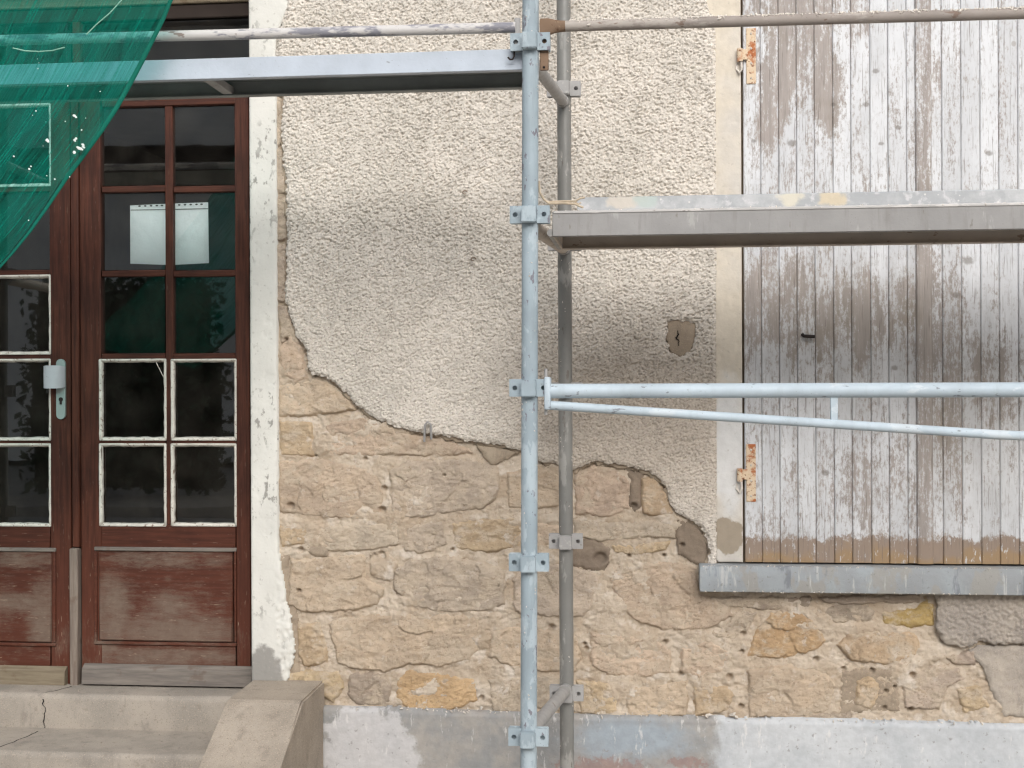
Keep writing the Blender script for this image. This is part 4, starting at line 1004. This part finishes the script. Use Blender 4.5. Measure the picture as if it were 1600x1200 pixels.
for k, a in enumerate([218, 227, 236, 245, 253, 280, 289, 298, 307, 315]):
    q = P(a, 322.5 - (a - 203) * 0.03, GY + 0.0058)
    bmesh.ops.create_cone(bm, cap_ends=True, segments=8, radius1=0.0055, radius2=0.0055, depth=0.0006, matrix=Matrix.Translation(q) @ Matrix.Rotation(math.pi / 2, 4, 'X') @ Matrix.Diagonal((1, .55, 1, 1)))
hp = bm_obj('punched_hole', bm, M['dark'], nt); hp['kind'] = 'stuff'
q = rect(204, 326.5, 325, 327.8, GY + 0.0055); box('sleeve_seam', q[0], q[1], GY + .0054, GY + .006, q[2], q[3], M['zinc'], nt)

# ------------------------------------------------------------------ entrance steps
steps = empty('entrance_steps', 'worn cement entrance steps with a sloping cheek wall below the brown door', 'steps', (P(118, 600, 0)[0], -0.4, 0))
zL = P(200, 1073, DY - 0.03)[2]; z2 = zL - 0.130; z3 = z2 - 0.16
cxl, cxr = P(395, 1071, -0.01)[0], P(507, 1076, -0.01)[0]
cy0 = -0.012
sxl = XL - (cxl - XR)
def step(name, y0, y1, z0, z1):
    bm = bmesh.new(); bm_box(bm, sxl + .002, cxl - 0.002, y0, y1, z0, z1)
    es = [e for e in bm.edges if all(abs(v.co.y - y0) < 1e-6 and abs(v.co.z - z1) < 1e-6 for v in e.verts)]
    bmesh.ops.bevel(bm, geom=es, offset=0.022, segments=4, affect='EDGES', profile=0.5)
    # cut along the length and roughen a little
    bmesh.ops.subdivide_edges(bm, edges=[e for e in bm.edges if abs(e.verts[0].co.x - e.verts[1].co.x) > 0.5], cuts=60)
    for v in bm.verts:
        n_ = float(fbm(np.array([v.co.x / 0.12]), np.array([v.co.y / .1 + v.co.z / .1]), 90, 3)[0])
        if v.co.y < y0 + 0.03 and v.co.z > z1 - 0.03: v.co.y += 0.004 * n_; v.co.z += 0.003 * n_
    return bm_obj(name, bm, M['step'], steps, True)
step('step', -0.05, DY - 0.002, z2 - .02, zL)
step('step', -0.365, DY - 0.004, z3 - .02, z2)
step('step', -0.68, DY - 0.006, 0.0, z3)
box('threshold', XL + .002, XR - .002, DY - 0.0, 0.42, zL - 0.2, zL - 0.0015, M['step'], steps)
H0 = CAM[2]
prof = [(cy0, 1.108), (-0.312, 1.111), (-0.330, 1.117), (-0.57, 1.247), (-1.08, 1.515), (-1.10, 1.53), (-1.105, 1.6)]
def cheek(x0, x1):
    bm = bmesh.new(); n = len(prof)
    A = [bm.verts.new((x0, y, H0 - h)) for y, h in prof] + [bm.verts.new((x0, cy0, 0))]
    B = [bm.verts.new((x1, y, H0 - h)) for y, h in prof] + [bm.verts.new((x1, cy0, 0))]
    bm.faces.new(A); bm.faces.new(B[::-1])
    for i in range(n + 1): bm.faces.new((A[i], B[i], B[(i + 1) % (n + 1)], A[(i + 1) % (n + 1)]))
    es = [e for e in bm.edges if e.verts[0].co.x == e.verts[1].co.x and min(v.co.z for v in e.verts) > 0.01 and e.verts[0].co.y < cy0 + .001 and not all(abs(v.co.y - cy0) < 1e-6 for v in e.verts)]
    bmesh.ops.bevel(bm, geom=es, offset=0.007, segments=2, affect='EDGES')
    return bm_obj('cheek_wall', bm, M['cheek'], steps)
cheek(cxl, cxr); cheek(sxl - (cxr - cxl), sxl)
def fcrack(pts, seed):
    rnd = random.Random(seed); v = []; f = []
    pp = []
    for p, q in zip(pts, pts[1:]):
        for k in range(5): pp.append(Vector(p).lerp(Vector(q), k / 5) + Vector((rnd.uniform(-.004, .004), 0, 0)))
    pp.append(Vector(pts[-1]))
    for i, p in enumerate(pp):
        w_ = 0.0011 + 0.0012 * rnd.random()
        v += [(p.x - w_, p.y, p.z), (p.x + w_, p.y, p.z), (p.x, p.y + 0.01, p.z - 0.008)]
    for i in range(len(pp) - 1):
        o = 3 * i
        for k in range(3): f.append((o + k, o + (k + 1) % 3, o + 3 + (k + 1) % 3, o + 3 + k))
    mesh('crack', v, f, M['dark'], steps)
rnd = random.Random(77); sp = []
for _ in range(120):
    y_ = rnd.choice((rnd.uniform(-.04, DY - .04), rnd.uniform(-.3, -.06)))
    sp.append((rnd.uniform(P(-20, 1100, 0)[0], cxl - .01), y_, (zL if y_ > -.05 else z2) + .0005))
lumps('grit', sp, M['step'], steps, 0.0012, 0.0042, 78)
xc = P(66, 1100, -0.05)[0]
fcrack([(xc + .06, DY - .04, zL + .0008), (xc + .03, 0.0, zL + .0008), (xc + .004, -0.03, zL + .0008)], 1)
fcrack([(xc, -0.0515, zL - .02), (xc + .012, -0.0515, zL - .06), (xc + .006, -0.0515, zL - .10), (xc + .01, -0.0515, zL - .13)], 2)
xc2 = P(28, 1160, -0.2)[0]
fcrack([(xc2 + .03, -0.1, z2 + .0008), (xc2 + .02, -0.2, z2 + .0008), (xc2 - .01, -0.33, z2 + .0008)], 3)

# ------------------------------------------------------------------ scaffold
YF, YB = -1.02, -0.32
def clamp_mesh():
    bm = bmesh.new()
    # bent saddle that bulges round the tube
    prof = [(-.0225, -.014), (-.021, -.046), (.021, -.046), (.0225, -.014), (.0245, -.014), (.0245, 0.0), (-.0245, 0.0), (-.0245, -.014)]
    prof = [(-.0215, 0.0), (-.0215, -.047), (.0215, -.047), (.0215, 0.0)]
    A = [bm.verts.new((x, y, -.026)) for x, y in prof]; B = [bm.verts.new((x, y, .022)) for x, y in prof]
    bm.faces.new(A); bm.faces.new(B[::-1])
    for i in range(4): bm.faces.new((A[i], B[i], B[(i + 1) % 4], A[(i + 1) % 4]))
    bmesh.ops.bevel(bm, geom=[e for e in bm.edges], offset=0.003, segments=2, affect='EDGES')
    for s in (-1, 1):
        x0, x1 = .020 * s, .058 * s
        cx = .042 * s; n = 16
        def outer(k):
            t = 2 * math.pi * k / n; c, q = math.cos(t), math.sin(t); m_ = max(abs(c), abs(q))
            return (cx + c / m_ * abs(x1 - cx), q / m_ * .0255) if (c * s > 0) else (cx + c / m_ * abs(x0 - cx), q / m_ * .0255)
        for y0, y1 in ((-.016, -.008),):
            O0 = [bm.verts.new((outer(k)[0], y0, outer(k)[1])) for k in range(n)]; O1 = [bm.verts.new((outer(k)[0], y1, outer(k)[1])) for k in range(n)]
            I0 = [bm.verts.new((cx + .0072 * math.cos(2 * math.pi * k / n), y0, .0072 * math.sin(2 * math.pi * k / n))) for k in range(n)]
            I1 = [bm.verts.new((v.co.x, y1, v.co.z)) for v in I0]
            for k in range(n):
                j = (k + 1) % n
                bm.faces.new((O0[k], O0[j], I0[j], I0[k])); bm.faces.new((O1[k], I1[k], I1[j], O1[j]))
                bm.faces.new((O0[k], O1[k], O1[j], O0[j])); bm.faces.new((I0[k], I0[j], I1[j], I1[k]))
    # collar behind the tube
    bm_box(bm, -.058, .058, .008, .016, -.0255, .0255, .002)
    bmesh.ops.recalc_face_normals(bm, faces=bm.faces)
    me = bpy.data.meshes.new('clamp'); bm.to_mesh(me); bm.free()
    me.polygons.foreach_set('use_smooth', np.ones(len(me.polygons), bool)); me.set_sharp_from_angle(angle=math.radians(35))
    return me
cm = clamp_mesh(); cm.materials.append(M['pole'])
cm2 = cm.copy(); cm2.materials.clear(); cm2.materials.append(M['zincl'])
f0, f1 = P(829, 0, YF), P(826, 1200, YF); r0, r1 = P(880.6, 0, YB), P(886, 1200, YB)
frame = empty('scaffold', 'scaffold frame of a pale blue front tube and a dull grey rear tube mid-picture', 'scaffold frame', (f1[0], (YF + YB) / 2, 0), 'scaffold frames along the facade')
def along(a, b, z): t = (z - a[2]) / (b[2] - a[2]); return a + (b - a) * t
tube('front_tube', [along(f0, f1, 0.05), along(f0, f1, 4.4)], 0.0242, M['pole'], frame, 32)
tube('rear_tube', [along(r0, r1, 0.05), along(r0, r1, 4.4)], 0.0242, M['zinc'], frame, 32)
for a, b in ((f0, f1), (r0, r1)):
    q = along(a, b, 0.03); box('base_plate', q[0] - .075, q[0] + .075, q[1] - .075, q[1] + .075, 0.0, 0.009, M['zinc'], frame, 0.002)
    tube('screw_jack', [along(a, b, 0.008), along(a, b, 0.06)], 0.017, M['zinc'], frame, 16)
base = np.array(base_of(frame))
for y_ in (67, 336, 606, 878, 1150):
    q = P(827.5, y_, YF); q = along(f0, f1, q[2]); o = link('clamp', cm, None, frame); o.location = Vector(q - base)
for y_ in (140, 380, 609, 845, 1082):
    q = P(882, y_, YB); q = along(r0, r1, q[2]); o = link('clamp', cm2, None, frame); o.location = Vector(q - base)
for yf, yb, mt_, rr in ((98, 156, 'zincl', .019), (352, 388, 'decku', .022), (1138, 1083, 'zincl', .0205)):
    zf_ = P(832, yf, YF)[2]; zb_ = P(882, yb, YB)[2]; zz = (zf_ + zb_) / 2
    a, b = along(f0, f1, zf_ * .5 + zz * .5), along(r0, r1, zb_ * .5 + zz * .5)
    d = (b - a) / np.linalg.norm(b - a)
    tube('transom', [a + d * .02, b - d * .018], rr, M[mt_], frame, 22)
    tube('weld_collar', [b - d * .05, b - d * .022], rr * 1.12, M['zincl'], frame, 22)
rnd = random.Random(31)
for a, b, nm in ((f0, f1, 'plaster_splash'), (r0, r1, 'plaster_splash')):
    sp = []
    for _ in range(46):
        q = along(a, b, rnd.uniform(0.3, 3.2)); th = rnd.uniform(-1.3, 1.3)
        for k in range(rnd.choice((1, 1, 2, 4))): sp.append((q[0] + .0242 * math.sin(th), q[1] - .0242 * math.cos(th), q[2] + rnd.uniform(-.012, .012)))
    lumps(nm, sp, M['crust'], frame, 0.001, 0.003, 40 + len(sp))
# the bay's neighbouring frames, beyond both edges of the picture, carry the far ends of rails and decks
BAY = 2.5
for dx, lab in ((-BAY, 'scaffold frame standing past the door, beyond the left edge'), (BAY, 'scaffold frame standing past the shutters, beyond the right edge')):
    c = frame.copy(); COL.objects.link(c); c.location = frame.location + Vector((dx, 0, 0)); c['label'] = lab
    for ch in list(frame.children):
        d = ch.copy(); COL.objects.link(d); d.parent = c

def line_at(p, q, x):                # point of the line p-q at world x
    t = (x - p[0]) / (q[0] - p[0]); return p + (q - p) * t
xl_, xr2 = f0[0] - BAY, f0[0] + BAY
# left guard rail
pa, pb = P(0, 63, YF), P(800, 43, YF)
gr = empty('guard_rail', 'mottled grey guard rail with white stains across the top of the door', 'guard rail', tuple(line_at(pa, pb, (xl_ + f0[0]) / 2)))
e = P(806, 43, YF)
tube('rail', [line_at(pa, pb, xl_ + .06), line_at(pa, pb, e[0] - 0.001)], 0.0158, M['railmot'], gr, 22)
a, b, c, d = rect(804, 28, 813, 81, YF); box('pin', a, b, YF - .004, YF + .006, c, d, M['zincl'], gr, 0.002)
hk = [P(803, 76, YF), P(803.5, 88, YF), P(801, 92.5, YF), P(797, 93, YF), P(793.5, 89.5, YF)]
tube('hook', hk, 0.0028, M['iron'], gr, 8)
box('pin', xl_ + .05, xl_ + .066, YF - .004, YF + .006, c - 0.0, d, M['zincl'], gr, 0.002)
# right guard rail with flattened rusty end
pa, pb = P(900, 40.5, YF), P(1600, 21, YF)
gr2 = empty('guard_rail', 'rusty brown guard rail with flattened end and white mortar crust over the shutters', 'guard rail', tuple(line_at(pa, pb, (xr2 + f0[0]) / 2)))
def sec(px, ry, rz):
    q = line_at(pa, pb, P(px, 41, YF)[0]); return (q[0], q[1], q[2], ry, rz)
secs = [sec(844, .005, .0245), sec(856, .005, .025), sec(862, .0065, .0225), sec(868, .0095, .0195), sec(876, .0135, .0168), sec(884, .0155, .0158)]
loft_x('flat_end', secs, M['rustend'], gr2, 20)
tube('rail', [line_at(pa, pb, secs[-1][0] - .001), line_at(pa, pb, xr2 - .06)], 0.0158, M['railrust'], gr2, 22)
a, b, c, d = rect(843.5, 30, 857, 110, YF); box('pin', a, b, YF - .003, YF + .006, c, d, M['rustend'], gr2, 0.002)
q = P(850, 105, YF - .0035); bm = bmesh.new(); bmesh.ops.create_uvsphere(bm, u_segments=8, v_segments=6, radius=.004, matrix=Matrix.Translation(q)); bm_obj('rivet', bm, M['iron'], gr2, True)
rnd = random.Random(12); sp = []
for _ in range(900):
    t = rnd.random(); px_ = 890 + 760 * t
    if rnd.random() > 0.25 + 0.75 * (0.5 + 0.5 * math.sin(px_ * 0.037 + 1.0 * math.sin(px_ * .011))): continue
    q = line_at(pa, pb, P(px_, 41, YF)[0]); th = rnd.gauss(0.1, 0.45)
    sp.append((q[0], q[1] - .0155 * math.sin(th), q[2] + .0155 * math.cos(th)))
lumps('mortar_crust', sp, M['crust'], gr2, 0.0024, 0.0062, 3)
# lower double rail in front of the shutters
pa, pb = P(862, 611, YF), P(1600, 609, YF); qa, qb = P(862, 633.5, YF), P(1600, 682, YF)
gr3 = empty('truss_rail', 'pale blue double guard rail with splayed lower tube and short strut across the shutters', 'guard rail', tuple(line_at(pa, pb, (xr2 + f0[0]) / 2)))
xm = f0[0] + BAY / 2 + 0.1
tube('upper_tube', [line_at(pa, pb, P(859, 611, YF)[0]), line_at(pa, pb, xr2 - .06)], 0.0212, M['blue'], gr3, 24)
mid = line_at(qa, qb, xm); endq = np.array([xr2 - .06, YF, qa[2]])
tube('lower_tube', [line_at(qa, qb, P(859, 633, YF)[0]), line_at(qa, qb, xm - .03), mid + np.array([.03, 0, -.0005]), endq], 0.0133, M['blue'], gr3, 20)
for px_ in (1303,):
    u = line_at(pa, pb, P(px_, 611, YF)[0]); l = line_at(qa, qb, u[0]); box('strut', u[0] - .0105, u[0] + .0105, YF - .006, YF + .006, l[2] + .008, u[2] - .016, M['blue'], gr3, 0.002)
u = line_at(pa, pb, xr2 - .6); l = line_at(mid, endq, u[0]); box('strut', u[0] - .0105, u[0] + .0105, YF - .006, YF + .006, l[2] + .008, u[2] - .016, M['blue'], gr3, 0.002)
a, b, c, d = rect(851, 589, 861, 640, YF); box('end_bracket', a, b, YF - .024, YF + .022, c, d, M['blue'], gr3, 0.005, 2)
tube('pin', [P(853, 576, YF - .004), P(853, 648, YF - .004)], 0.0045, M['zincl'], gr3, 10)
box('end_bracket', xr2 - .075, xr2 - .055, YF - .024, YF + .022, c, d, M['blue'], gr3, 0.005, 2)

# --- decks
def deck(name, label, x0, x1, ztop, zbot, yf, yb, mface, munder, mtop, bars):
    root = empty(name, label, 'scaffold deck', ((x0 + x1) / 2, (yf + yb) / 2, zbot), 'decks laid on the scaffold')
    lip = 0.028
    # channel shaped side beams: web and inward flange
    for y, s, nm in ((yf, 1, 'front_beam'), (yb, -1, 'back_beam')):
        bm = bmesh.new()
        bm_box(bm, x0, x1, min(y, y + s * .004), max(y, y + s * .004), zbot, ztop, 0.0015)
        bm_box(bm, x0 + .001, x1 - .001, min(y + s * .0045, y + s * lip), max(y + s * .0045, y + s * lip), zbot + .0005, zbot + .0045, 0.001)
        bm_obj(nm, bm, mface if s > 0 else munder, root, True)
    box('deck_plate', x0 + .002, x1 - .002, yf + .0045, yb - .0045, ztop - .012, ztop - .006, munder, root)
    for xx in bars:
        box('cross_bar', xx - .016, xx + .016, yf + .0046, yb - .0046, zbot + .006, zbot + .032, mtop, root, 0.002)
    for xx in (x0 + .0005, x1 - .0045):
        box('end_plate', xx, xx + .004, yf + .0046, yb - .0046, zbot + .001, ztop - .0125, munder, root)
    return root
zt = P(815, 80.5, -1.0)[2]; zb1 = P(815, 112, -1.0)[2]
zt = (zt + P(0, 97, -1.0)[2]) / 2; zb1 = (zb1 + P(0, 129.5, -1.0)[2]) / 2
dk = deck('scaffold_deck', 'bluish white scaffold deck crossing in front of the brown door top', xl_ + .05, P(817, 96, -1.0)[0], zt, zb1, -1.0, -0.735, M['beam'], M['under'], M['zincl'], [P(316, 128, -1.0)[0], P(316, 128, -1.0)[0] - 0.9])
zt2 = P(1230, 324, -1.0)[2]; zb2 = P(1230, 363.5, -1.0)[2]
dx0 = P(863, 345, -1.0)[0]
dk2 = deck('scaffold_deck', 'cement stained grey scaffold deck crossing in front of the white shutters', dx0, xr2 - .05, zt2, zb2, -1.0, -0.60, M['deckz'], M['decku'], M['decku'], [dx0 + 1.62])
box('top_flange', dx0 + .003, xr2 - .053, -1.003, -0.975, zt2 - .007, zt2 + .002, M['flange'], dk2, 0.002)
# diagonal strap at the deck's near end and its mortar crust
a, b = P(853, 363, -1.0), P(904, 387.5, -0.605)
tube('end_bar', [(dx0 - .006, -0.99, zb2 + .012), (dx0 - .006, -0.60, zb2 + .012)], 0.011, M['zincl'], dk2, 12)
rnd = random.Random(5)
sp = [(rnd.uniform(dx0, xr2 - .3), -1.0 + rnd.uniform(-.002, .014), zt2 + rnd.uniform(-.004, .003)) for _ in range(330)]
lumps('mortar_crust', sp, M['crust'], dk2, 0.0015, 0.004, 6)
def m_toe():
    m = Mat('paint_splashed_zinc', 0.65, 0.3)
    n = m.noise(20, 4, 0.6)
    c = m.mix(m.rng(m.noise(10, 5, 0.65), 0.36, 0.62), lin(182, 184, 186), lin(160, 163, 166))
    c = m.mix(m.rng(m.noise(26, 5, 0.65), 0.55, 0.66, 0, 0.8), c, lin(196, 196, 198))
    for px_, w_, cc in ((1235, 17, lin(206, 200, 182)), (1300, 19, lin(200, 186, 158)), (975, 26, lin(196, 188, 176)), (1010, 16, lin(172, 184, 180))):
        c = m.mix(m.math('MULTIPLY', m.blob(px_, 312, w_, 13, -0.62, 0.3, n, 2.4), 0.8), c, cc)
    c = m.mix(m.rng(m.voro(30), 0.12, 0.07, 0, 0.7), c, lin(214, 212, 208))
    m.col(c); m.bump(m.noise(60, 4), 0.002, 0.5); return m.m
M['toe'] = m_toe()
ta = P(902, 306, -0.62); tz = P(1250, 302.5, -0.62)[2]
tb = box('toe_board', ta[0], xr2 - .03, -0.63, -0.604, zt2 - .004, tz, M['toe'], None, 0.003)
me = tb.data; off = Vector(((ta[0] + xr2) / 2, -0.617, zt2)); me.transform(Matrix.Translation(-off)); tb.location = off
tag(tb, 'paint splashed grey toe board standing along the back of the right deck', 'toe board')
# twine tied at the deck's end
tw = empty('twine', 'beige twine tied round the pale tube with frayed ends on the deck corner', 'twine', tuple(P(870, 318, -0.98)))
tube('strand', [P(842, 283, -1.0), P(843, 300, -0.99), P(850, 312, -0.985), P(858, 318, -0.98), P(880, 317.5, -0.98), P(898, 318.5, -0.98), P(905, 322, -0.985), P(911, 324, -0.99)], 0.0034, M['twine'], tw, 8)
tube('strand', [P(858, 315.5, -0.975), P(880, 314.5, -0.975), P(899, 314.5, -0.975), P(906, 310, -0.97), P(914, 308.5, -0.97)], 0.003, M['twine'], tw, 8)
tube('strand', [P(899, 316, -0.98), P(904, 319, -0.98), P(908, 316.5, -0.98)], 0.0022, M['twine'], tw, 6)

# ------------------------------------------------------------------ debris net
YN = -1.13
net = empty('debris_net', 'green debris netting hanging diagonally over the top left of the door', 'net', tuple(P(60, 150, YN)), )
EDGE = [(330, -120), (296, -55), (267, 2), (256, 30), (240, 62), (223, 97), (205, 132), (184, 170), (161, 206), (131, 248), (104, 284), (76, 326), (50, 362), (22, 396), (0, 420), (-40, 462), (-90, 510), (-150, 562)]
ew = []
for (a, b), (c, d) in zip(EDGE, EDGE[1:]):
    for k in range(7): ew.append(P(a + (c - a) * k / 7, b + (d - b) * k / 7, YN))
ew.append(P(*EDGE[-1], YN)); ew = np.array(ew)
sl = np.concatenate([[0], np.cumsum(np.linalg.norm(np.diff(ew, axis=0), axis=1))])
def net_y(d, s):
    return 0.016 * math.sin(d * 17 + s * 2.2) * min(1, d / 0.08) + 0.010 * math.sin(d * 39 - s * 3.1) * min(1, d / 0.06) + 0.006 * math.sin(d * 80 + s * 5)
ds = np.concatenate([np.linspace(0, 0.1, 12), np.linspace(0.115, 0.62, 40)])
V = []; UV = []
for i, p in enumerate(ew):
    for d in ds:
        V.append((p[0] - d * 0.93, p[1] + net_y(d, sl[i]), p[2] + d * 0.36 * (0.55)))
        UV.append((sl[i], d))
nd = len(ds); Fq = []
for i in range(len(ew) - 1):
    for j in range(nd - 1): Fq.append((i * nd + j, i * nd + j + 1, (i + 1) * nd + j + 1, (i + 1) * nd + j))
M['net'] = m_net('green_woven_net', 0.47, 0.62)
no = mesh('netting', V, Fq, M['net'], net, True)
uvl = no.data.uv_layers.new(name='UVMap')
uva = np.array(UV, np.float32)[np.array([l.vertex_index for l in no.data.loops])]
uvl.data.foreach_set('uv', uva.ravel())
def net_pt(i, d, off=0.0):
    p = ew[i]; return (p[0] - d * 0.93, p[1] + net_y(d, sl[i]) - off, p[2] + d * 0.2)
def strip(name, d0, d1, off, mat, i0=0, i1=None):
    v = []; f = []
    rg = range(i0, i1 or len(ew))
    for i in rg: v += [net_pt(i, d0, off), net_pt(i, d1, off), net_pt(i, d1, off - .002), net_pt(i, d0, off - .002)]
    for k in range(len(rg) - 1):
        for j in range(4): f.append((k * 4 + j, k * 4 + (j + 1) % 4, k * 4 + 4 + (j + 1) % 4, k * 4 + 4 + j))
    return mesh(name, v, f, mat, net, True)
strip('hem', -0.002, 0.011, 0.002, M['netthread'])
strip('hem_cord', 0.0135, 0.0165, 0.002, M['netdark'], 70)
tube('loose_thread', [np.array(P(190, 0, YN - .02)), P(172, 20, YN - .022), P(152, 37, YN - .02), P(135, 54, YN - .02)], 0.0016, M['netwhite'], net, 6)
tube('loose_thread', [P(20, 75, YN - .026), P(40, 79.5, YN - .026), P(60, 80.5, YN - .026), P(82, 79, YN - .026), P(101, 74, YN - .026)], 0.0016, M['netwhite'], net, 6)
rnd = random.Random(9); bm = bmesh.new()
for a, b, s, e in ((76, 219, 6, 1), (119, 218, 6, 1), (124, 233, 6, 2.4), (131, 228, 5, 1.6), (118, 238, 5, 1.4), (48, 262, 5, 1.3), (20, 244, 4, 1.5), (118, 181, 5, 1.4), (103, 189, 3, 1), (126, 202, 3, 1), (84, 279, 3.5, 1.3), (73, 190, 3, 1),
                   (59, 108, 3, 1), (157, 144, 3.4, 1), (106, 134, 3, 1), (56, 172, 3, 1), (45, 344, 3, 1), (134, 184, 2.5, 1), (67, 227, 2.5, 1), (110, 277, 2.5, 1), (73, 275, 2.5, 1), (58, 92, 2, 1), (60, 98, 2, 1), (50, 180, 2.2, 1)):
    q = P(a, b, YN - .028); r = s / 538 * .5
    for k in range(3 if s > 4 else 1):
        bmesh.ops.create_icosphere(bm, subdivisions=1, radius=r * rnd.uniform(.5, .9), matrix=Matrix.Translation(Vector(q) + Vector((rnd.uniform(-1, 1) * r, 0, rnd.uniform(-1, 1) * r))) @ Matrix.Rotation(.6, 4, 'Y') @ Matrix.Diagonal((e if e > 1 else 1, .3, 1, 1)))
so = bm_obj('paint_splash', bm, M['white'], net); so['kind'] = 'stuff'

# ------------------------------------------------------------------ across the street (seen only mirrored in the door glass)
fh = empty('facing_house', 'pale rendered house across the street, mirrored in the door panes', 'house', (-2, -22, 0))
box('wall', -24, 12, -29, -22, 0, 9.2, M['facade'], fh)
box('dark_balcony', -24.2, 12.2, -21.98, -21.5, 6.05, 6.6, M['band'], fh)
mesh('roof', [(-24.4, -21.6, 9.2), (12.4, -21.6, 9.2), (12.4, -25.5, 11.0), (-24.4, -25.5, 11.0), (12.4, -29.4, 9.2), (-24.4, -29.4, 9.2)], [(0, 1, 2, 3), (3, 2, 4, 5), (0, 3, 5), (1, 4, 2), (0, 5, 4, 1)], M['roof'], fh)
hd = empty('net_standin_hedge', 'added dark green hedge across the street, standing in for the net mirrored in door panes', 'hedge', (-7.7, -13.8, 0))  # added hedge, its dark green stands in for the net's reflection
hx_0, hx_1 = -9.1, -6.3
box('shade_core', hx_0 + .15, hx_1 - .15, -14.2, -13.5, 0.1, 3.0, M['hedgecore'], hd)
tube('trunk', [(-7.4, -13.8, 0), (-7.4, -13.8, 2.0)], 0.06, M['bark'], hd, 8)
rnd = np.random.default_rng(3); nL = 5200
cx = rnd.uniform(hx_0, hx_1, nL); cy = rnd.uniform(-14.4, -13.3, nL); cz = rnd.uniform(0.05, 3.2, nL)
v = []; 
for i in range(nL):
    t = rnd.normal(size=3); t /= np.linalg.norm(t); u = np.cross(t, rnd.normal(size=3)); u /= np.linalg.norm(u); s_ = rnd.uniform(.05, .11)
    c_ = np.array([cx[i], cy[i], cz[i]]); v += [c_ - t * s_, c_ + u * s_ * .5, c_ + t * s_, c_ - u * s_ * .5]
fo = mesh('foliage', np.array(v), np.arange(nL * 4).reshape(-1, 4), M['leaf'], hd); fo['kind'] = 'stuff'
